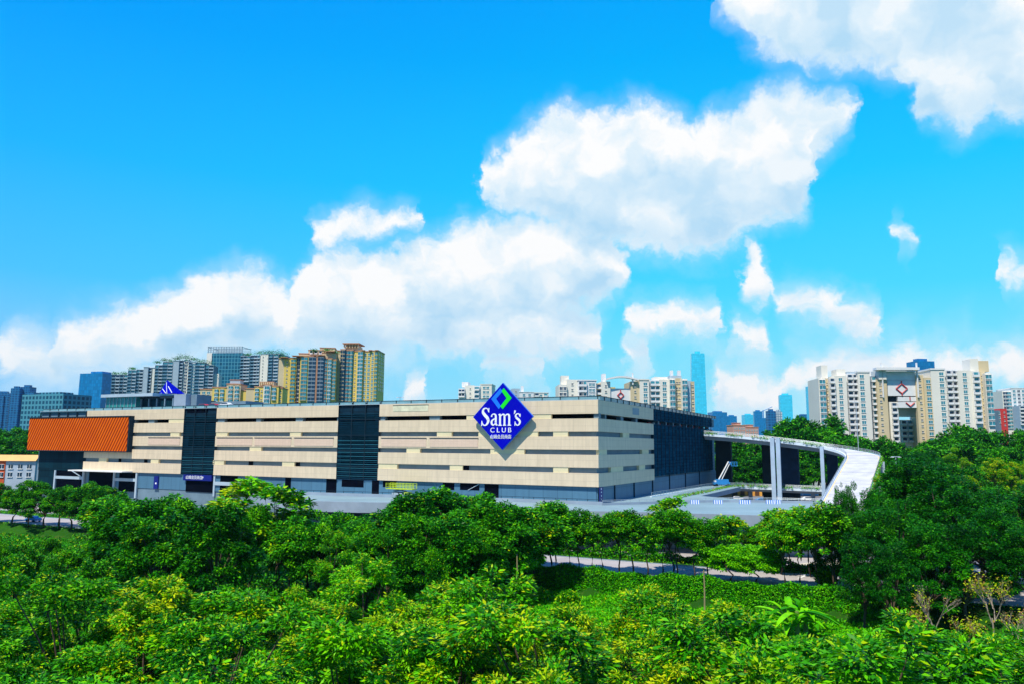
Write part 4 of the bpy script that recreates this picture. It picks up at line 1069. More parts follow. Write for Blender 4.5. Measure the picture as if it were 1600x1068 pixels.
# -- ochre towers, left centre
def ochre():
    fh = 3.05
    FR = TERRA
    B = Bld('yellow ochre residential tower with teal bay windows, right one of the tall pair', 600, 555, R_(-4), cat='apartment tower')
    yw = YELLW
    for (a, c, t, off, m, cols) in [(523,529,548,-1,CREAM,[]),(529,536,546,-2,GLASST,[BY(.5,3.2,2.3,GLASSD,CREAM)]),(536,549,547,0,GLASST,[BY(.3,2.6,2.2,GLASST,TERRA),BY(.75,2.2,2.2,GLASST,CREAM)]),
                                   (549,556,549,1,YELLW,[SW(.5)]),(556,565,548,-1.5,YELLW,[BY(.5,3.8,2.2,GLASST,WHITE)]),(565,577,549,0,YELLW,[WN(.28,1.5,1.7,GLASST),WN(.75,1.8,1.7,GLASST)]),(577,588,548,-1,YELLW,[WN(.25,1.4,1.7),BY(.75,2.2,2.2,GLASST,YELLW)])]:
        B.block(a,c,t,22,m,off=off,cols=cols,fh=fh,seen=628,par=.7,roofm=TERRA)
    B.block(536,556,540,14,CREAM,off=3,pyb=548); w, x0, x1, z1 = B.block(537,555,537.5,12,CREAM,off=3,pyb=541,par=0)
    b = MB(); b.box(B.x(533, 3), B.x(559, 3), 0, 18, z1, z1 + .8, TERRA)
    for x in np.linspace(B.x(535, 3), B.x(557, 3), 6): b.box(x - .25, x + .25, 1, 3, z1 - 3, z1, CREAM)
    b.build('roof_pergola', B.root)
    b = MB()
    for q in (566, 578, 588): b.box(B.x(q - 4), B.x(q + 1), -2.5, 6, B.z(q, 547.5), B.z(q, 547.5) + .5, TERRA)
    b.build_each('cornice', B.root)
    B.side(B.x(588, -1), -1, 22, B.z(588, 548), [WN(.2), WN(.5), WN(.8)], fh, 60, False)
    B.done()
    B = Bld('yellow ochre residential tower with stepped roof terraces, left one of the tall pair', 590, 478, R_(8), cat='apartment tower')
    for (a, c, t, off, m, cols) in [(432,441,560,0,CREAM,[]),(441,450,560,-.5,YELLW,[SW(.5)]),(450,460,559,-1.5,YELLW,[BY(.5,3.2,1.9,GLASST,YELLW)]),(460,466,558,1,TERRA,[BY(.5,2.4,2.1,GLASSD,WHITE)]),
                                    (466,479,556,-2,YELLW,[BY(.5,4.4,2.2,GLASST,CREAM)]),(479,491,557,-2.6,GLASST,[BY(.5,5,2.3,GLASSD,LIGHTG)]),(491,493.5,556,-3,TERRA,[]),(493.5,503,557,-2.6,GLASST,[BY(.5,4.,2.3,GLASSD,LIGHTG)]),
                                    (503,509,560,-1,GLASST,[BY(.5,2.4,2.2,GLASST,TERRA)]),(509,516,560,-1.5,YELLW,[BY(.5,2.6,2.2,GLASST,WHITE)]),(516,523,562,-.5,YELLW,[BY(.5,2.6,2.2,GLASST,CREAM)])]:
        B.block(a,c,t,22,m,off=off,cols=cols,fh=fh,seen=628,par=.6,roofm=TERRA)
    B.block(463,480,552,14,CREAM,off=3,pyb=559,par=.5,roofm=TERRA); B.block(478,502,547,12,CREAM,off=3,pyb=556,par=.5,roofm=TERRA,cols=[BL(.2,2,2.4),BL(.5,2,2.4),BL(.8,2,2.4)],seen=554)
    B.block(496,520,543.5,12,CREAM,off=5,pyb=560,par=.6,roofm=TERRA); B.block(500,522,551,14,CREAM,off=1,pyb=562,par=.4,roofm=TERRA)
    b = MB()
    for a, c, t in ((434, 446, 558.5), (452, 470, 556), (486, 504, 555), (505, 520, 549)): b.box(B.x(a, -3), B.x(c, -3), -3.4, 4, B.z(a, t), B.z(a, t) + .45, TERRA)
    b.build_each('cornice', B.root)
    for px, py in ((438, 559), (507, 548), (520, 551), (487, 548)): garden(B, px, py, 1.6)
    B.done()
    B = Bld('low yellow apartment block with pink roof terraces in front of the left ochre tower', 520, 405, R_(4), cat='apartment block')
    for (a, c, t, off, m, cols) in [(311,330,608,2,CREAM,[WN(.3),WN(.7)]),(330,352,605,0,YELLW,[BY(.3,2.4,1.8,GLASST,WHITE),BY(.7,2.4,1.8,GLASST,WHITE)]),(352,374,600,0,CREAM,[BY(.3,2.6,1.8,GLASST,WHITE),BY(.75,2.6,1.8,GLASST,WHITE)]),(374,383,610,2,YELLW,[]),
                                    (383,396,607,0,CREAM,[]),(396,410,604,-1,YELLW,[BY(.3,2.4,1.8),SW(.8)]),(410,421,601,-1.5,WHITE2,[BY(.5,2.9,2.1,GLASST,WHITE)]),(421,434,603,-.5,YELLW,[BY(.45,2.6,2.,GLASST,WHITE)]),(434,440,606,1,YELLW,[SW(.5)])]:
        B.block(a,c,t,16,m,off=off,cols=cols,fh=3.,seen=629,par=.7,roofm=TERRA)
    B.block(357,373,593,8,LIGHTG,off=4,pyb=600,par=.4,roofm=TERRA); B.block(404,426,596.5,8,CREAM,off=4,pyb=604,par=.5,roofm=TERRA); B.block(353,368,599,8,CREAM,off=3,pyb=605,par=.4,roofm=TERRA)
    b = MB()
    for i in range(8): x = B.x(404 + i * 3, 2); b.box(x - .3, x + .3, 1.5, 5, B.z(410, 601), B.z(410, 596) , CREAM)
    b.build('roof_pergola', B.root)
    B.done()
def garden(B, px, py, r, off=2., n=260):
    rg = np.random.default_rng(int(px * 7 + py)); P = rg.normal(size=(n, 3)) * np.array([r, r, r * .45]) + np.array([B.x(px, off), off, B.z(px, py, off) + r * .4])
    o = leaf_obj('roof_garden', P, .8, .5, [L_MID, L_DARK], np.array([.5, .5]), B.root, seed=int(px)); o['kind'] = 'stuff'
ochre()
# -- left: white and teal stepped terraces, office slab behind
def terraces():
    B = Bld('stepped white and teal apartment block with roof gardens, behind the store', 690, 245, R_(10), cat='apartment block')
    TF = mat('grey_blue_balcony', (.13, .26, .36), .6, var=.3); TB = lambda q, w=4.6: BL(q, w, 2.2, GLASST, TF if q < .6 else LIGHTG); DB = lambda q, w=4.6: BL(q, w, 2.2, GLASSD, TF if q < .4 else LIGHTG)
    GT = mat('dark_teal_wall', (.02, .13, .20), .6, var=.3)  # dark teal wall colour, tone varying at random
    for (a, c, t, off, m, cols) in [(171,184,585,0,GT,[DB(.3,3.4),DB(.75,3.4)]),(184,196,585,0,GT,[DB(.3,3.2),TB(.75,3.2)]),(196,209,578,-1,GT,[TB(.3,3.6),TB(.75,3.6)]),(209,220,577,0,GT,[TB(.3,3.2),DB(.75,3.)]),
                                    (220,227,573,-2,LIGHTG,[]),(227,234,574,1,GT,[DB(.5,2.6)]),(234,238,574,-1,WHITE2,[]),(238,250,570,0,GT,[TB(.3,3.4),DB(.75,3.4)]),(250,266,565,-1,GT,[TB(.25,4),TB(.75,4)]),(266,275,563,-2.5,LIGHTG,[]),(275,283,563,0,GT,[DB(.5,3)]),
                                    (283,290,562,0,WHITE2,[WN(.5,2.4,1.6,GLASSD)]),(290,301,565,-1,WHITE,[DB(.3,2.8),WN(.8)]),(301,316,566,0,GT,[TB(.25,4),TB(.75,4)]),(316,330,570,1,GT,[TB(.25,4),DB(.75,4)])]:
        B.block(a,c,t,20,m,off=off,cols=cols,fh=2.95,seen=628,par=.4,roofm=LIGHTG)
    B.block(330,339,583,14,WHITE2,off=3)
    for px, py, r in ((176,584,1.8),(190,584,1.8),(203,576,1.5),(241,566,1.5),(252,563,2.2),(262,565,2),(270,561,2),(280,559,3.2),(287,560,2.8),(298,562,2),(308,565,2.6),(322,568,3)): garden(B, px, py, r)
    B.done()
    B = Bld('teal and white apartment tower between the office slab and the ochre tower', 700, 405, R_(-10), cat='apartment tower')
    for (a, c, t, off, m, cols) in [(372,388,556,0,GT,[DB(.2,3.2),DB(.5,3),TB(.8,3)]),(388,403,555,-1,GT,[DB(.2,3.2),DB(.55,3.2),TB(.85,2.6)]),(403,415,553,-2,WHITE2,[SW(.35)]),(415,433,553,0,GT,[TB(.25,4),TB(.75,4.4)]),(433,440,556,1,GT,[TB(.5,3.4)])]:
        B.block(a,c,t,20,m,off=off,cols=cols,fh=2.95,seen=600,par=.4,roofm=LIGHTG)
    for px, py, r in ((384,555,2),(400,553,2.4),(410,552,2.6),(420,552,2.6),(431,553,3.6),(437,554,2.5)): garden(B, px, py, r)
    B.done()
    B = Bld('teal glass office slab with an open steel crown, tallest behind the store', 760, 350, R_(-6), cat='office building', name='office_building')
    B.block(318,326,551,26,WHITE2,off=-.5,name='fin_wall'); B.block(326,374,551,26,CW_TEAL,off=0,name='curtain_wall')
    b = MB(); x0, x1, z0, z1 = B.x(318), B.x(373), B.z(340, 551), B.z(340, 541.5)
    for x in np.linspace(x0 + .5, x1 - .5, 14): b.box(x - .3, x + .3, 1, 1.8, z0, z1, STEEL); 
    for z in np.linspace(z0 + 1, z1, 4): b.box(x0, x1, .9, 1.9, z, z + .5, STEEL); b.box(x0, x1, 20, 21, z, z + .5, STEEL)
    b.box(x0, x0 + 1, 1, 21, z1 - .5, z1, STEEL); b.box(x1 - 1, x1, 1, 21, z1 - .5, z1, STEEL); b.build('roof_crown', B.root)
    B.done()
terraces()
# -- glass towers, near and far: (label, px0, px1, top, distance, material, yaw, extras)
def glass(label, px0, px1, top, Y, m, yaw=0., taper=0., depth=None, name='tower', cat='tower', steps=()):
    B = Bld(label, Y, (px0 + px1) / 2, R_(yaw), cat=cat, name=name)
    x0, x1 = B.x(px0), B.x(px1); z1 = B.z((px0 + px1) / 2, top); dep = depth or (x1 - x0) * .8
    b = MB(); t = taper * (x1 - x0)
    b.add([(x0,0,0),(x1,0,0),(x1,dep,0),(x0,dep,0),(x0+t,t,z1),(x1-t,t,z1),(x1-t,dep-t,z1),(x0+t,dep-t,z1)], [(0,3,2,1),(4,5,6,7),(0,1,5,4),(1,2,6,5),(2,3,7,6),(3,0,4,7)], m)
    b.build('curtain_wall', B.root)
    b = MB(); b.box(x0 + t + (x1-x0)*.22, x1 - t - (x1-x0)*.25, t + dep * .25, dep * .7, z1, z1 + (z1) * .018 + 1.2, m); b.build('roof_plant', B.root)
    for a, c, tt in steps:
        b = MB(); b.box(B.x(a), B.x(c), -1.5, dep * .9, 0, B.z((a + c) / 2, tt), m); b.build('wing', B.root)
    return B
glass('deep blue apartment tower at the far left edge of the skyline', -14, 13, 613, 1150, CW_DEEP, 12, steps=[(-8, 5, 617)])
glass('deep blue apartment tower, second from the left edge of the skyline', 14, 28, 605.5, 1120, CW_DEEP, 8)
glass('deep blue apartment tower with a stepped top, third from the left edge', 28, 44, 603.5, 1130, CW_DEEP, -6, steps=[(42, 51, 612)])
B = glass('teal office block with a pale square grid facade at the left', 33, 97, 615, 720, CW_GRID, -22, name='office_building', cat='office building', depth=30)
for i, (a, c, t) in enumerate([(98, 104, 622), (105, 111, 619.5), (112, 118, 621)]): glass('small faraway blue tower, %s of three left of the tall blue tower' % ['left one', 'middle one', 'right one'][i], a, c, t, 1900, CW_BLUE)
glass('tall plain blue glass tower standing alone at the left', 119, 156, 582.5, 900, CW_BLUE, -14, taper=.02, depth=34)
glass('very tall slender pale blue glass tower behind the near corner of the store', 1080, 1106, 551, 1500, CW_PALE, -8, taper=.10)
glass('pair of blue towers right behind the end of the store roof, the taller one', 1113, 1136, 643, 2000, CW_BLUE, 8, steps=[(1112, 1125, 648)])
glass('lower blue tower just right of the pair behind the store roof end', 1136, 1151, 649, 2050, CW_BLUE, -5)
glass('pale blue tower left of the crane in the far skyline', 1163, 1178, 647, 2200, CW_PALE, 5)
glass('mid-blue tower with a notched top beside the crane', 1178, 1191, 641.5, 2100, CW_BLUE, -8, steps=[(1188, 1196, 652)])
glass('thin dark grey balcony tower left of the tall teal tower', 1200, 1212, 641, 1000, CW_DEEP, 4)
glass('thin white tower right beside the grey balcony tower', 1213, 1222, 642, 1010, grid_mat('white_grid_tower', (.60, .66, .70), (.15, .28, .38), 3, 3.2, .5), 4)
glass('tall teal tower in the far skyline, in line with the pillars of the ramp', 1219, 1239, 616, 1700, CW_PALE, -10, taper=.02)
glass('squat dark blue tower with a flat roof, left of the cream block', 1248.5, 1267, 648, 1500, CW_DEEP, 0)
glass('bright blue tower touching the left side of the cream block', 1267, 1284, 602.5, 1400, CW_PALE, 6)
glass('dark blue tower rising behind the middle of the long cream block', 1436, 1465, 563.5, 900, CW_BLUE, 6)
B = Bld('white tower with dark window rows at the right edge of the picture', 620, 1592, R_(-5), cat='apartment tower')
B.block(1568,1581,609.5,20,WHITE2,off=0,cols=[BY(.3,2.6,1.8,GLASSD,WHITE),BY(.75,2.6,1.8,GLASST,WHITE)],seen=668); B.block(1582,1606,606,22,WHITE,off=-1,cols=[WN(.2),WN(.5,1.9,1.6,GLASSD),WN(.8)],seen=668,par=.6); B.block(1606,1625,606,22,WHITE2,off=0)
B.block(1593,1606,633,10,LIGHTG,off=-12,cols=[BL(.4,5)],seen=668); B.done()
B = Bld('narrow red building in front of the white tower at the right edge', 540, 1570, R_(10), cat='building', name='red_building')
B.block(1564.5,1573,637.5,10,mat('red_wall', (.70, .05, .04), .6, var=.1),off=0,cols=[SW(.5)],seen=668); B.block(1559,1565,640,9,GREYP,off=1,cols=[WN(.5)],seen=660); B.done()
for i, (a, c, t, Y, lab) in enumerate([(1145, 1164, 664, 640, 'low pinkish building with many small windows above the start of the ramp'), (1164, 1184, 667, 660, 'low orange-pink building just right of the pinkish one above the ramp'), (1264, 1283, 662, 620, 'low pinkish building at the foot of the bright blue tower')]):
    B = Bld(lab, Y, (a + c) / 2, R_(6), cat='building', name='low_building')
    pk = mat('pink_plaster', (.62, .34, .26), .8, var=.12)
    B.block(a, c, t, 14, pk, off=0, cols=[WN(q, 1.0, 1.3) for q in (.12, .3, .5, .7, .88)], fh=3., seen=684, par=.6, roofm=TERRA); B.block(a + 3, (a + c) / 2 + 2, t - 4, 8, pk, off=3, pyb=t, par=.4, roofm=TERRA); B.done()
# crane
def crane():
    p = at(1193, 660, 2150); root = empty('tower_crane', (p[0], p[1], 0), 0, 'faint tower crane over the far skyline', 'crane')
    z = at(1193, 640, 2150)[2]; b = MB(); b.box(-1.2, 1.2, -1.2, 1.2, 0, z, BLUEP); b.build('mast', root)
    b = MB(); b.tube([(-14, 0, z - 8), (26, 0, z + 10)], 1.0, BLUEP, 5); b.build('jib', root)
crane()
# yellow school-like building seen through the portal
B = Bld('yellow-ochre building with small dark windows seen through the portal of the cream block', 520, 1422, 0, cat='building', name='low_building')
B.block(1411,1433,660,16,YELLW,off=0,cols=[SW(q,1.3,1.3) for q in (.15,.4,.65,.9)],fh=4,seen=692,par=.8,roofm=CREAM); B.block(1416,1430,656,8,YELLW,off=4,pyb=660,par=.5); B.done()
# low row at the far left with an orange roof
def low_left():
    B = Bld('low grey-white two-storey building with an orange pitched roof at the left edge', 300, 28, R_(4), cat='building', name='low_building', zb=0); B.pyr = 730
    red = mat('brick_red_wall', (.60, .10, .03), .8, var=.15); bw = mat('bluish_white_wall', (.42, .50, .60), .8, var=.1)
    B.block(-30,8,719,4,red,off=0,cols=[WN(.2,1.6,1.6,GLASSD),WN(.5,1.6,1.6,GLASSD),WN(.86,1.6,1.6,GLASSD)],fh=3.1,seen=748); B.block(8.2,55,719,4,bw,off=.2,cols=[WN(.18,1.6,1.6,GLASSD),WN(.5,1.6,1.6,GLASSD),WN(.8,1.6,1.6,GLASSD)],fh=3.1,seen=748)
    b = MB(); x0, x1 = B.x(-31), B.x(56); z0 = B.z(30, 719); z1 = B.z(30, 711, 5)
    b.prism([(-.6, z0), (4.8, z0), (2.4, z1 + .4)], x0, x1, mat('orange_roof', (.85, .45, .16), .8, var=.08), axis='x'); b.build('roof', B.root)
    B.done()
low_left()

# ------------------------------------------------------------------ trees
def unit(rg, n):
    v = rg.normal(size=(n, 3)); return v / np.linalg.norm(v, axis=1)[:, None]
def make_tree(kind, seed):
    """returns (root, [crown, trunk]); origin at the foot"""
    rg = np.random.default_rng(seed)
    K = dict(
        canopy=dict(H=10.5, rx=2.95, rz=3.6, cz=6.9, clumps=40, leaves=500, cr=.74, L=.275, W=.092, mats=[L_MID, L_BRT, L_YEL, L_OCH, L_DARK, L_BRN], p=[.36, .20, .20, .04, .19, .01]),
        canopy_green=dict(H=10.5, rx=2.95, rz=3.5, cz=6.9, clumps=40, leaves=500, cr=.76, L=.275, W=.10, mats=[L_MID, L_BRT, L_YEL, L_DARK], p=[.48, .24, .05, .23]),
        soft=dict(H=9.5, rx=3.6, rz=3.0, cz=6.6, clumps=90, leaves=330, cr=.85, L=.22, W=.07, mats=[L_MID, L_BRT, L_DARK], p=[.5, .35, .15]),
        broad=dict(H=11, rx=4.4, rz=4.2, cz=6.8, clumps=84, leaves=250, cr=.88, L=.42, W=.19, mats=[L_MID, L_DARK, L_BRT, L_YEL], p=[.36, .53, .09, .02]),
        dark=dict(H=14, rx=5.3, rz=6.2, cz=8.0, clumps=105, leaves=200, cr=.95, L=.42, W=.17, mats=[L_DARK, L_MID], p=[.82, .18]),
        street=dict(H=10.5, rx=2.9, rz=3.2, cz=7.3, clumps=62, leaves=130, cr=.8, L=.42, W=.2, mats=[L_MID, L_DARK, L_BRT, L_YEL], p=[.44, .32, .18, .06]),
        dome=dict(H=7, rx=5.0, rz=2.6, cz=4.4, clumps=120, leaves=120, cr=.8, L=.5, W=.26, mats=[L_BRT, L_MID], p=[.6, .4]),
        far=dict(H=12, rx=4.3, rz=4.6, cz=7.4, clumps=62, leaves=120, cr=1.15, L=.75, W=.38, mats=[L_DARK, L_MID, L_BRT], p=[.46, .44, .10]),
        young=dict(H=8.5, rx=1.9, rz=3.0, cz=5.6, clumps=36, leaves=110, cr=.62, L=.45, W=.2, mats=[L_MID, L_YEL, L_BRT], p=[.5, .28, .22]),
    )[kind]
    n = K['clumps']; d = unit(rg, n * 2)
    d = d[d[:, 2] > -.55][:n]; n = len(d)
    # lumpy outline: a few low-frequency lobes
    lob = unit(rg, 7); amp = np.zeros(n)
    for q in lob: amp += np.maximum(0, d @ q) ** 4 * rg.uniform(-.42, .5)
    r = rg.uniform(.72 if kind in ('canopy', 'canopy_green') else .78 if kind in ('dark', 'broad') else .5, 1.16 if kind in ('canopy', 'canopy_green') else 1.05, n) ** .55 * (1 + amp)
    c = d * np.array([K['rx'], K['rx'] * rg.uniform(.85, 1.1), K['rz']]) * r[:, None]
    c[:, 2] += K['cz']
    if kind == 'dark':            # upright plumes at the rim
        k = rg.random(n) < .3; c[k, 2] += rg.uniform(.4, 2.0, k.sum()); c[k, :2] *= 1.08
    cr_ = K['cr'] * rg.uniform(.55, 1.35, n)
    nl = K['leaves']; P = []; A = []; mi = []
    pm = np.array(K['p']); pm = pm / pm.sum()
    top = (c[:, 2] - K['cz']) / K['rz']
    for i in range(n):
        m_ = int(nl * (cr_[i] / K['cr']) ** 2)
        u = unit(rg, m_); rr = rg.random(m_) ** (.42 if 'canopy' not in kind else .47)
        q = u * rr[:, None] * cr_[i] * np.array([1.1, 1.1, .62]); 
        q[:, 2] -= .16 * (q[:, 0] ** 2 + q[:, 1] ** 2) / cr_[i]
        P.append(c[i] + q)
        out = u * np.array([1, 1, .35]) + d[i] * .35; A.append(out)
        # a clump is mostly of one leaf colour; yellow young leaves sit at the branch tips
        base = rg.choice(len(pm), p=pm); mm = np.where(rg.random(m_) < .48, base, rg.choice(len(pm), size=m_, p=pm))
        if kind in ('canopy', 'canopy_green', 'young'):
            tip = (u[:, 2] > .25) & (rg.random(m_) < (.5 if kind == 'canopy' else .14)) & (top[i] > -.2)
            mm = np.where(tip, 2, mm)
        mi.append(mm)
    P = np.concatenate(P); A = np.concatenate(A); mi = np.concatenate(mi)
    V = leaf_arrays(P, K['L'], K['W'], seed, -.12, axis=A)
    me = quads_mesh('crown', V, mi, K['mats'])
    root = empty({'canopy': 'leafy_tree', 'canopy_green': 'leafy_tree', 'soft': 'feathery_tree', 'broad': 'broadleaf_tree', 'dark': 'dark_tree', 'street': 'street_tree', 'dome': 'dome_tree', 'far': 'woodland_tree', 'young': 'young_tree'}[kind])
    crown = bpy.data.objects.new('crown', me); COL.objects.link(crown); crown.parent = root
    b = MB(); H0 = K['cz'] - K['rz'] * .55
    R0 = {'canopy': .16, 'canopy_green': .16, 'soft': .15, 'broad': .26, 'dark': .38, 'street': .13, 'dome': .2, 'far': .25, 'young': .08}[kind]
    ln = [(0, 0, -.3)]
    for k in range(1, 5): ln.append((rg.normal() * .12 * k, rg.normal() * .12 * k, H0 * k / 4))
    b.tube(ln, [R0 * (1.15 - .13 * k) for k in range(5)], BARK, 7)
    topp = Vector(ln[-1])
    nb = min(n, 16 if kind not in ('far',) else 6)
    for i in rg.choice(n, nb, replace=False):
        e = Vector(c[i]); mid = topp.lerp(e, .5) + Vector((0, 0, .35)); b.tube([topp - Vector((0, 0, rg.uniform(0, H0 * .3))), mid, e], [R0 * .5, R0 * .3, R0 * .1], BARK, 5, cap=False)
    trunk = b.build('trunk', root, smooth=True, fix=False)
    CH[root.name] = [crown, trunk]
    return root
PROT = {}; PUSED = set()
NP = dict(canopy=4, canopy_green=3, soft=2, broad=4, dark=3, street=5, dome=1, far=4, young=2)
NAT = dict(canopy=10.5, canopy_green=10.4, soft=9.6, broad=11., dark=14.2, street=10.5, dome=7., far=12., young=8.6)
for k, nn in NP.items(): PROT[k] = [make_tree(k, 100 + 17 * i + len(k)) for i in range(nn)]
TREES = []     # (picture x, kind, object, row)
tr = random.Random(21)
def tree(kind, x, y, H, row, wid=1.0, i=None, zb=None, px=None):
    L = PROT[kind]; p = L[tr.randrange(len(L)) if i is None else i % len(L)]
    if p.name in PUSED: o = copy_tree(p)
    else: o = p; PUSED.add(p.name)
    z = float(hgt(x, y)) if zb is None else zb
    s_ = H / NAT[kind] * (.95 if kind in ('broad', 'young') else 1.)
    o.location = (x, y, z); o.rotation_euler = (tr.uniform(-.05, .05), tr.uniform(-.05, .05), tr.uniform(0, 6.28)); o.scale = (s_ * wid, s_ * wid, s_)
    TREES.append((x / y, kind, o, row)); return o
def tree_px(kind, px, top, Y, row, wid=1.0, zb=None, i=None):
    p = at(px, top, Y); z = float(hgt(p[0], Y)) if zb is None else zb
    return tree(kind, p[0], Y, p[2] - z, row, wid, i, zb)
# profile of the foreground canopy (picture x -> y of its upper edge)
PROF = [(-100, 930), (0, 925), (60, 912), (130, 905), (200, 925), (250, 905), (290, 888), (330, 905), (400, 900), (430, 888), (500, 905), (560, 915), (640, 912), (700, 900), (760, 908), (830, 930), (890, 925), (930, 918), (1000, 932), (1080, 955), (1150, 958), (1230, 980), (1300, 978), (1380, 985), (1420, 1000), (1500, 985), (1560, 992), (1700, 985)]
def prof(px): return float(np.interp(px, [a for a, _ in PROF], [c for _, c in PROF]))
for row, (Y, sp, kindw) in enumerate([(29, 5.2, 0), (34, 5.4, 0), (39.5, 5.6, 0), (45.5, 5.8, 0), (52, 5.6, 1), (58.5, 5.4, 1)]):
    X = -.74 * Y - 2 + (row % 2) * 2.3
    while X < .74 * Y + 3:
        x = X + tr.uniform(-.9, .9); y = Y + tr.uniform(-1.2, 1.2); px = 800 + 1199 * x / y
        ptop = prof(px) + (0 if row == 5 else 22 if row == 4 else 45)
        zt = EYE - (ptop + tr.uniform(-14, 12) - 697) / F * y
        zt = min(zt, 10.6 + tr.uniform(-3.8, 1.0)); 
        yel = 600 < px < 1230 or (100 < px <= 600 and tr.random() < .38)
        kind = 'canopy' if (yel and tr.random() < .8) else 'canopy_green'
        if (row < 3 and px < 200 and tr.random() < .8) or (row < 2 and 520 < px < 680): kind = 'soft'
        if 1180 < px and tr.random() < .35: kind = 'canopy_green'
        tree(kind, x, y, zt + 3.0, 'foreground canopy', tr.uniform(.85, 1.15)); X += sp
# big broad trees on the near side of the road, left and centre
for px, top, Y, k, w in [(228, 775, 112, 'broad', 1.0), (262, 768, 122, 'broad', .9), (200, 775, 118, 'broad', .9), (298, 790, 126, 'broad', .7), (326, 788, 124, 'broad', .6), (12, 842, 118, 'broad', .6), (42, 850, 112, 'street', .9), (76, 838, 120, 'broad', .6), (108, 852, 110, 'street', .9), (140, 842, 116, 'broad', .6), (24, 868, 98, 'street', .8), (88, 872, 96, 'broad', .5), (60, 845, 130, 'street', 1.), (150, 868, 98, 'street', .9), (246, 808, 104, 'broad', .95), (188, 765, 132, 'street', 1.0),
                         (345, 798, 100, 'broad', .85), (372, 758, 130, 'young', 1.5), (396, 784, 116, 'broad', .62), (428, 770, 118, 'young', 1.3), (452, 800, 112, 'street', .9),
                         (485, 790, 124, 'broad', .72), (500, 808, 110, 'broad', .8), (540, 795, 120, 'broad', .9), (575, 808, 108, 'broad', .85), (610, 794, 116, 'broad', 1.0), (640, 778, 126, 'broad', 1.0), (668, 772, 116, 'broad', 1.0), (700, 766, 124, 'broad', 1.0),
                         (650, 812, 106, 'broad', .9), (705, 800, 108, 'broad', 1.0), (738, 772, 118, 'broad', 1.0), (770, 778, 114, 'broad', .95), (560, 830, 103, 'broad', .7), (605, 836, 102, 'broad', .75), (752, 815, 106, 'broad', .8), (800, 785, 120, 'broad', .85), (836, 786, 124, 'street', 1.25), (862, 786, 128, 'street', 1.2),
                         (520, 850, 100, 'canopy_green', .9), (680, 850, 101, 'broad', .6)]:
    tree_px(k, px, top, Y, 'trees along the near side of the road', w)
# street row: thin trunks between the hedge and the carriageway
for i, px in enumerate([816, 842, 868, 889, 905, 925, 942, 968, 990, 1012, 1035, 1058, 1085, 1106, 1225, 1250, 1278, 1302]):
    d = ray(px, 890); 
    yl = 43.9 + tr.uniform(-.4, .5)
    t = (yl + C0 @ EY) / (d[:2] @ EY); p = d[:2] * t
    top = {816: 792, 842: 798, 868: 788, 889: 800, 905: 793, 925: 804, 942: 796, 968: 788, 990: 786, 1012: 800, 1035: 790, 1058: 786, 1085: 800, 1106: 812, 1225: 800, 1250: 800, 1278: 790, 1302: 785}[px] + tr.uniform(-4, 4)
    tree('street', p[0], p[1], EYE - (top - 698) / F * p[1], 'thin-trunked trees along the kerb', tr.uniform(.82, 1.0))
# left end of the same row
for px, top in [(-12, 757), (18, 760), (44, 752), (68, 762), (92, 754), (112, 760), (132, 748), (152, 758), (168, 756)]:
    d = ray(px, 820); yl = 44.5 + tr.uniform(-1, 1); t = (yl + C0 @ EY) / (d[:2] @ EY); p = d[:2] * t
    tree('broad', p[0], p[1], EYE - (top - 691) / F * p[1], 'round-headed trees along the kerb at the left', tr.uniform(.95, 1.1))
# trees between the carriageways
for i, px in enumerate([470, 520, 590, 660, 730, 790, 850, 900, 955, 1005, 1060, 1110, 1140, 1175, 1200, 1235, 1270, 1310, 1350]):
    d = ray(px, 860); yl = 26 + tr.uniform(-1.5, 2.5); t = (yl + C0 @ EY) / (d[:2] @ EY); p = d[:2] * t
    top = tr.uniform(802, 815) if px < 1080 else tr.uniform(800, 822)
    tree('street', p[0], p[1], EYE - (top - 698) / F * p[1], 'trees on the strip between the carriageways', tr.uniform(1.0, 1.3))
tree_px('young', 1133, 797, 128, 'trees on the strip between the carriageways', 1.2); tree_px('young', 1216, 786, 126, 'trees on the strip between the carriageways', 1.3)
tree_px('young', 1050, 785, 126, 'trees on the strip between the carriageways', 1.4); tree_px('young', 1262, 780, 124, 'trees on the strip between the carriageways', 1.2)
for px, top, Y, w in ((1140, 850, 118, .9), (1180, 852, 117, .9)): tree_px('dome', px, top, Y, 'bright green round-headed trees', w)
# big dark trees on the right
for px, top, Y, w in [(1318, 792, 122, .5), (1306, 776, 117, .30), (1336, 770, 118, .34), (1302, 818, 114, .7), (1366, 784, 116, .5), (1350, 812, 108, .75), (1412, 738, 122, .8), (1432, 734, 120, 1.), (1400, 790, 106, .95), (1445, 745, 126, 1.), (1470, 770, 112, 1.), (1500, 755, 128, 1.), (1530, 775, 112, 1.), (1575, 770, 120, 1.), (1555, 800, 104, .95), (1615, 778, 112, 1.), (1440, 830, 100, .85), (1500, 830, 100, .9), (1600, 830, 98, .9), (1345, 850, 100, .72), (1650, 790, 120, 1.), (1395, 860, 96, .7)]:
    tree_px('dark', px, top, Y, 'big dark trees at the right', w)
# woodland behind and beside the ramp, right
for Y, tops, x0, x1, sp in [(168, 752, 1400, 1720, 36), (200, 734, 1392, 1720, 31), (240, 716, 1385, 1720, 27), (285, 702, 1392, 1720, 24), (330, 690, 1440, 1720, 23), (375, 674, 1500, 1720, 21)]:
    px = x0
    while px < x1:
        tree_px('far' if Y > 250 else tr.choice(['broad', 'canopy', 'dark', 'street', 'far']), px + tr.uniform(-6, 6), tops + tr.uniform(-13, 12), Y + tr.uniform(-10, 10), 'woodland trees beyond the ramp', tr.uniform(.65, .95)); px += sp * tr.uniform(.8, 1.2)
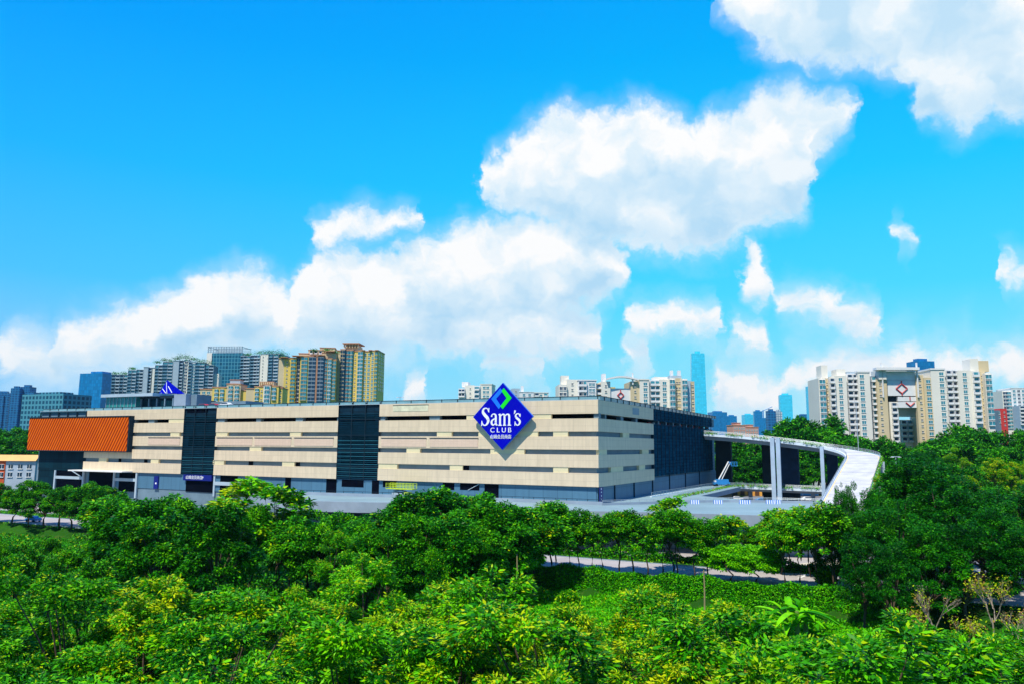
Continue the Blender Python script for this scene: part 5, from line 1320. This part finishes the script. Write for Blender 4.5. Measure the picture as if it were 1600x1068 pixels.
# and the trees behind the ramps, in the yard
for Y, tops, x0, x1, sp in [(330, 714, 1128, 1330, 17), (345, 690, 1120, 1350, 17), (365, 676, 1216, 1300, 14)]:
    px = x0
    while px < x1:
        t_ = tops + tr.uniform(-6, 8)
        tree_px('far', px + tr.uniform(-4, 4), t_, Y + tr.uniform(-8, 8), 'trees in the yard behind the ramps', tr.uniform(.7, .95), zb=0.); px += sp * tr.uniform(.8, 1.15)
for px, top in [(1222, 662), (1243, 660), (1260, 659), (1290, 658), (1318, 682), (1338, 686), (1360, 692), (1382, 688), (1403, 695), (1424, 698), (1447, 692), (1468, 684), (1490, 672)]:
    tree_px('far', px, top, 372, 'trees in front of the cream block', .75, zb=2.)
# woodland at the far left
for Y, tops, sp in [(330, 700, 22), (380, 682, 20), (440, 672, 18)]:
    px = -30
    while px < 56: tree_px('far', px, tops + tr.uniform(-5, 6), Y, 'woodland at the left edge', .95); px += sp * tr.uniform(.8, 1.1)
for kk, LL in PROT.items():
    for p in LL:
        if p.name not in PUSED:
            for c in CH[p.name]: bpy.data.objects.remove(c)
            bpy.data.objects.remove(p)
# labels: every tree is told apart by its row and its place in it
LOOK = dict(canopy='leafy tree with yellow tips', canopy_green='leafy mid-green tree', soft='feathery soft green tree', broad='dense broad dark-green tree', dark='tall dark green tree', street='slim-trunked green tree', dome='low bright green domed tree', far='rounded woodland tree', young='slender young yellow-green tree')
WORDS = ['first', 'second', 'third', 'fourth', 'fifth', 'sixth', 'seventh', 'eighth', 'ninth', 'tenth', 'eleventh', 'twelfth', 'thirteenth', 'fourteenth', 'fifteenth', 'sixteenth', 'seventeenth', 'eighteenth', 'nineteenth', 'twentieth']
def ordw(n):
    if n < 20: return WORDS[n]
    tens = {2: 'twenty', 3: 'thirty', 4: 'forty', 5: 'fifty', 6: 'sixty', 7: 'seventy', 8: 'eighty', 9: 'ninety'}; n += 1
    return ('%sth' % tens[n // 10].replace('ty', 'tie')) if n % 10 == 0 else '%s-%s' % (tens[n // 10], WORDS[n % 10 - 1])
SHORT = {'foreground canopy': 'in the foreground canopy', 'trees along the near side of the road': 'in the mass before the road', 'thin-trunked trees along the kerb': 'in the kerb row',
 'round-headed trees along the kerb at the left': 'by the kerb at far left', 'trees on the strip between the carriageways': 'between the carriageways', 'bright green round-headed trees': 'beside the kerb row',
 'big dark trees at the right': 'in the big group at right', 'woodland trees beyond the ramp': 'in the wood right of the ramp', 'trees in the yard behind the ramps': 'in the yard behind the ramps',
 'trees in front of the cream block': 'before the cream block', 'woodland at the left edge': 'at the left edge wood'}
rows = {}
for t in TREES: rows.setdefault(t[3], {}).setdefault(t[1], []).append(t)
for row, kinds in rows.items():
    for kind, L in kinds.items():
        L.sort(key=lambda t: t[0])
        for i, (_, _, o, _) in enumerate(L):
            only = len(L) == 1
            w = SHORT[row]
            tag(o, '%s%s %s' % (LOOK[kind], '' if only else ', %s from the left' % ordw(i), w), 'tree', row)

# ------------------------------------------------------------------ ground vegetation
def scatter(name, n, area, L, Wd, mats, prob, hh, label, seed, clump=2.4):
    rg = np.random.default_rng(seed); P = []
    X = rg.uniform(area[0], area[1], n * 3); Y = rg.uniform(area[2], area[3], n * 3)
    lx = (X - C0[0]) * EX[0] + (Y - C0[1]) * EX[1]; ly = (X - C0[0]) * EY[0] + (Y - C0[1]) * EY[1]
    ok = area[4](X, Y, lx, ly); X, Y = X[ok][:n], Y[ok][:n]
    lump = np.clip(np.sin(X * .9 + np.sin(Y * .7) * 2) * np.cos(Y * .8 + np.sin(X * .45) * 2) * .5 + .5, 0, 1) * .7 + np.clip(np.sin(X * .23 + 1) * np.sin(Y * .31), 0, 1) * .6
    Z = hgt(X, Y) + rg.random(len(X)) ** .6 * (hh[0] + hh[1] * lump)
    o = leaf_obj(name, np.stack([X, Y, Z], 1), L, Wd, mats, np.array(prob), None, seed, .35)
    tag(o, label, 'ground cover', None, 'stuff'); return o
vis = lambda X, Y, m=.74: np.abs(X) < m * Y + 4
scatter('ground_cover', 300000, (-110, 105, 60, 130, lambda X, Y, lx, ly: vis(X, Y) & (ly > 49) & (Y < 124) & (X > -45)), .52, .20, [L_GRS, L_BRT, L_MID, L_YEL, L_BRN], [.56, .26, .14, .03, .01], (.2, .8), 'bright green weeds and creepers covering the ground below the hedge', 5)
scatter('ground_cover', 90000, (-140, -22, 60, 190, lambda X, Y, lx, ly: vis(X, Y) & (ly > 49)), .7, .24, [L_MID, L_GRS, L_DARK, L_YEL, L_OCH], [.42, .26, .25, .05, .02], (.5, 2.6), 'tall tangled grass and shrubs filling the left part of the low ground', 6)
scatter('grass_verge', 42000, (-170, 75, 95, 260, lambda X, Y, lx, ly: vis(X, Y, .8) & (((ly > 23.2) & (ly < 29.8)) | ((ly > 43.2) & (ly < 45.6)))), .5, .16, [L_GRS, L_YEL, L_MID], [.6, .15, .25], (.05, .35), 'mown green verges along the road', 7)
def median_hedge():
    rg = np.random.default_rng(15); n = 60000; lx = rg.uniform(-75, 150, n); a = rg.random(n) * math.pi; ly = 25.2 + np.cos(a) * 1.5 * rg.uniform(.7, 1.1, n)
    hump = 1.5 + .5 * np.sin(lx * .31) + .35 * np.sin(lx * 1.3)
    X = C0[0] + EX[0] * lx + EY[0] * ly; Y = C0[1] + EX[1] * lx + EY[1] * ly
    o = leaf_obj('hedge', np.stack([X, Y, np.sin(a) * hump * rg.uniform(.6, 1.1, n) + .05], 1), .42, .24, [L_MID, L_DARK, L_BRT], np.array([.45, .4, .15]), None, 13, .1)
    tag(o, 'low dark hedge on the strip between the carriageways', 'hedge')
median_hedge()
def hedge():
    rg = np.random.default_rng(11); n = 100000
    lx = rg.uniform(-62, 60, n); a = rg.random(n) * math.pi
    ly = 47.0 + np.cos(a) * 2.2 * rg.uniform(.7, 1.1, n) ; hump = .9 + .35 * np.sin(lx * .35) + .3 * np.sin(lx * 1.1 + 1)
    X = C0[0] + EX[0] * lx + EY[0] * ly; Y = C0[1] + EX[1] * lx + EY[1] * ly
    Z = np.minimum(hgt(X, Y) + .2, 0) + np.sin(a) * hump * rg.uniform(.6, 1.1, n) + .1
    o = leaf_obj('hedge', np.stack([X, Y, Z], 1), .34, .19, [L_MID, L_BRT, L_GRS, L_DARK], np.array([.38, .34, .20, .08]), None, 12, .1)
    tag(o, 'long creeper-covered hedge bank below the road', 'hedge')
hedge()
def shrub_row():
    for i, (px, Y, r) in enumerate([(888, 112, 1.7), (842, 116, 1.5), (985, 117, 1.2), (1290, 116, 1.6), (765, 108, 1.6), (800, 108, 1.4)]):
        rg = np.random.default_rng(50 + i); n = 2600; u = unit(rg, n) * rg.random(n)[:, None] ** .4 * np.array([r, r, r * .9])
        p = at(px, 900, Y); root = empty('shrub', (p[0], p[1], float(hgt(p[0], p[1]))), 0, 'rounded leafy shrub near the hedge, %s from the left' % ordw(sorted([888, 842, 985, 1290, 765, 800]).index(px)), 'shrub', 'shrubs near the hedge')
        u[:, 2] += r * .85; leaf_obj('foliage', u, .42, .22, [L_MID, L_YEL, L_BRT, L_DARK], np.array([.4, .25, .25, .1]), root, 60 + i, .1)
shrub_row()
def banana():
    p = at(1245, 950, 97); z = float(hgt(p[0], p[1])); root = empty('banana_plant', (p[0], p[1], z), 0, 'big-leaved banana plant standing below the end of the hedge', 'plant'); root.scale = (1.75, 1.75, 1.75)
    rr = random.Random(4)
    for k in range(24):
        a = k * 2.4 + rr.uniform(-.3, .3); ln = rr.uniform(2.4, 3.6); up = rr.uniform(.35, 1.35); d = Vector((math.cos(a), math.sin(a), 0)); b = MB(); V = []; n = 9
        c0 = Vector((rr.uniform(-.9, .9), rr.uniform(-.9, .9), rr.uniform(.8, 1.8)))
        for i in range(n + 1):
            t = i / n; q = c0 + d * ln * t * math.cos(up) * (1 + .1 * t) + Vector((0, 0, ln * (t * math.sin(up) - .55 * t * t)))
            w = .25 * math.sin(math.pi * min(1, .12 + t * .86)) ** .7; s_ = d.cross(Vector((0, 0, 1)))
            V += [q - s_ * w + Vector((0, 0, .12)), q, q + s_ * w + Vector((0, 0, .12))]
        b.add(V, [f_ for i in range(n) for f_ in ((3*i, 3*i+1, 3*i+4, 3*i+3), (3*i+1, 3*i+2, 3*i+5, 3*i+4))], L_BRT if k % 3 else L_MID)
        b.build('leaf', root, smooth=True, fix=False)
    b = MB()
    for q in ((0, 0), (.7, .4), (-.6, .5)): b.tube([(q[0], q[1], 0), (q[0] * 1.1, q[1], 1.9)], [.2, .12], mat('banana_stem', (.16, .24, .05), .8), 8)
    b.build_each('stem', root)
banana()
def bare(px, py, Y, h, label, seed, leafy=600):
    p = at(px, py, Y); z = float(hgt(p[0], p[1])); top = at(px, py, Y)[2]; root = empty('bare_bush', (p[0], p[1], z), 0, label, 'bush', 'half-bare bushes at the lower right'); k0 = top - h - z
    rg = random.Random(seed); b = MB(); tips = []; b.tube([(0, 0, -.2), (.15, -.1, k0 * .5), (0, 0, k0 + .3)], [.09, .07, .06], BARKP, 6)
    def grow(q, d, L, r, lv):
        e = q + d * L; m_ = q.lerp(e, .5) + Vector((rg.uniform(-.1, .1), rg.uniform(-.1, .1), 0)) * L
        b.tube([q, m_, e], [r, r * .8, r * .55], BARKP, 4, cap=False); tips.append(e)
        if lv:
            for _ in range(3): 
                nd = (d + Vector((rg.uniform(-.6, .6), rg.uniform(-.6, .6), rg.uniform(-.1, .5)))).normalized(); grow(q.lerp(e, rg.uniform(.55, 1)), nd, L * rg.uniform(.5, .75), r * .55, lv - 1)
    for _ in range(4): grow(Vector((rg.uniform(-.15, .15), rg.uniform(-.15, .15), k0)), Vector((rg.uniform(-.5, .5), rg.uniform(-.5, .5), 1)).normalized(), h * .45, .045, 3)
    b.build('branches', root, fix=False)
    g_ = np.random.default_rng(seed); T_ = np.array([tuple(t) for t in tips]); P = T_[g_.integers(0, len(T_), leafy)] + g_.normal(size=(leafy, 3)) * .22
    leaf_obj('foliage', P, .22, .09, [L_OCH, L_BRN, L_YEL], np.array([.3, .3, .4]), root, seed)
for i, (px, py, Y, h, lf) in enumerate([(1455, 912, 63, 3.4, 140), (1545, 893, 66, 4.0, 700), (1432, 952, 61, 2.0, 300), (1590, 945, 61, 3.0, 200), (1510, 962, 59, 2.2, 500)]):
    bare(px, py, Y, h, 'half-bare bush with pale twigs, %s from the left at the lower right' % ordw(sorted([1455, 1545, 1432, 1590, 1510]).index(px)), 30 + i, lf)
for i, (px, y0, y1, Y) in enumerate([(807.5, 866, 914, 107), (1101, 888, 948, 101)]):
    a = at(px, y1, Y); z1 = at(px, y0, Y)[2]; root = empty('wooden_post', (a[0], a[1], a[2]), 0, ['thin weathered wooden post in front of the hedge, left one', 'thin weathered wooden post in front of the hedge, right one'][i], 'post', 'wooden posts before the hedge')
    b = MB(); b.tube([(0, 0, -.3), (.05, 0, (z1 - a[2]) / 2), (0, 0, z1 - a[2])], [.12, .10, .08], mat('weathered_wood', (.30, .24, .12), .9), 7); b.build('post', root)
    b = MB(); b.box(-.12, .12, -.12, .12, z1 - a[2], z1 - a[2] + .1, DKSTEEL); b.build('cap', root)
# lamps
def lamp(px, ptop, Y, label, zb, tall=True):
    p = at(px, ptop, Y); root = empty('street_lamp', (p[0], p[1], zb), 0, label, 'street lamp'); H = p[2] - zb
    b = MB(); b.tube([(0, 0, 0), (0, 0, H)], [.16, .08], LIGHTG, 8); b.build('pole', root)
    b = MB(); b.box(-.9, .9, -.18, .18, H, H + .15, LIGHTG); b.box(-1.1, -.5, -.25, .25, H - .1, H + .02, WHITE); b.box(.5, 1.1, -.25, .25, H - .1, H + .02, WHITE); b.build('lamp_head', root)
lamp(1337.5, 628, 262, 'tall slim lamp mast rising behind the bend of the ramp', 0)
lamp(1399.5, 713, 175, 'white twin-headed lamp standing among the trees right of the ramp', 0)
lamp(625, 620, 230, 'short mast on the roof edge left of the diamond sign', 31)
# construction fence and pale yard wall glimpsed under the trees
def hoarding():
    root = empty('site_fence', l2w(-20, 7.6), YAW, 'low pale site fence behind the street trees', 'fence')
    b = MB(); b.box(-30, 130, -.05, .05, 0, 2.0, mat('pale_hoarding', (.62, .66, .72), .7, var=.2, nscale=.6)); b.build('panel', root)
    b = MB()
    for x in np.arange(-30, 130, 4.): b.box(x - .05, x + .05, .05, .15, 0, 2.2, STEEL)
    b.build_each('post', root)
hoarding()

# ------------------------------------------------------------------ air between here and the far towers
def haze():
    b = MB(); b.box(-3200, 3200, -120, 3600, -4.2, 330, WHITE); o = b.build('haze'); o['kind'] = 'stuff'
    o['label'] = 'thin blue haze over the whole scene'
    mt = bpy.data.materials.new('haze_air'); mt.use_nodes = True; T = NT(mt.node_tree); T.n.remove(T.n['Principled BSDF'])
    v = T.node('ShaderNodeVolumePrincipled'); v.inputs['Color'].default_value = (.40, .80, 1., 1); v.inputs['Density'].default_value = .00004; v.inputs['Anisotropy'].default_value = .2
    T.l.new(v.outputs[0], T.n['Material Output'].inputs['Volume'])
    o.data.materials.clear(); o.data.materials.append(mt)
haze()

def distant_wood():
    rg = np.random.default_rng(77); n = 90000; X = rg.uniform(-650, 900, n); Y = rg.uniform(440, 640, n)
    H = 5 + 3.2 * np.clip(np.sin(X * .31 + np.sin(Y * .2) * 2) * np.cos(Y * .33 + np.sin(X * .17) * 2) + .4, 0, 1.4)
    Z = hgt(X, Y) + rg.random(n) ** .35 * H
    o = leaf_obj('distant_wood', np.stack([X, Y, Z], 1), 2.0, 1.2, [L_DARK, L_MID], np.array([.6, .4]), None, 78, .2)
    tag(o, 'low continuous woodland far behind the store and towers', 'woodland', None, 'stuff')
distant_wood()

for o in bpy.data.objects:
    if 'label' in o and len(o['label'].split()) > 16: print('LONG', o['label'])
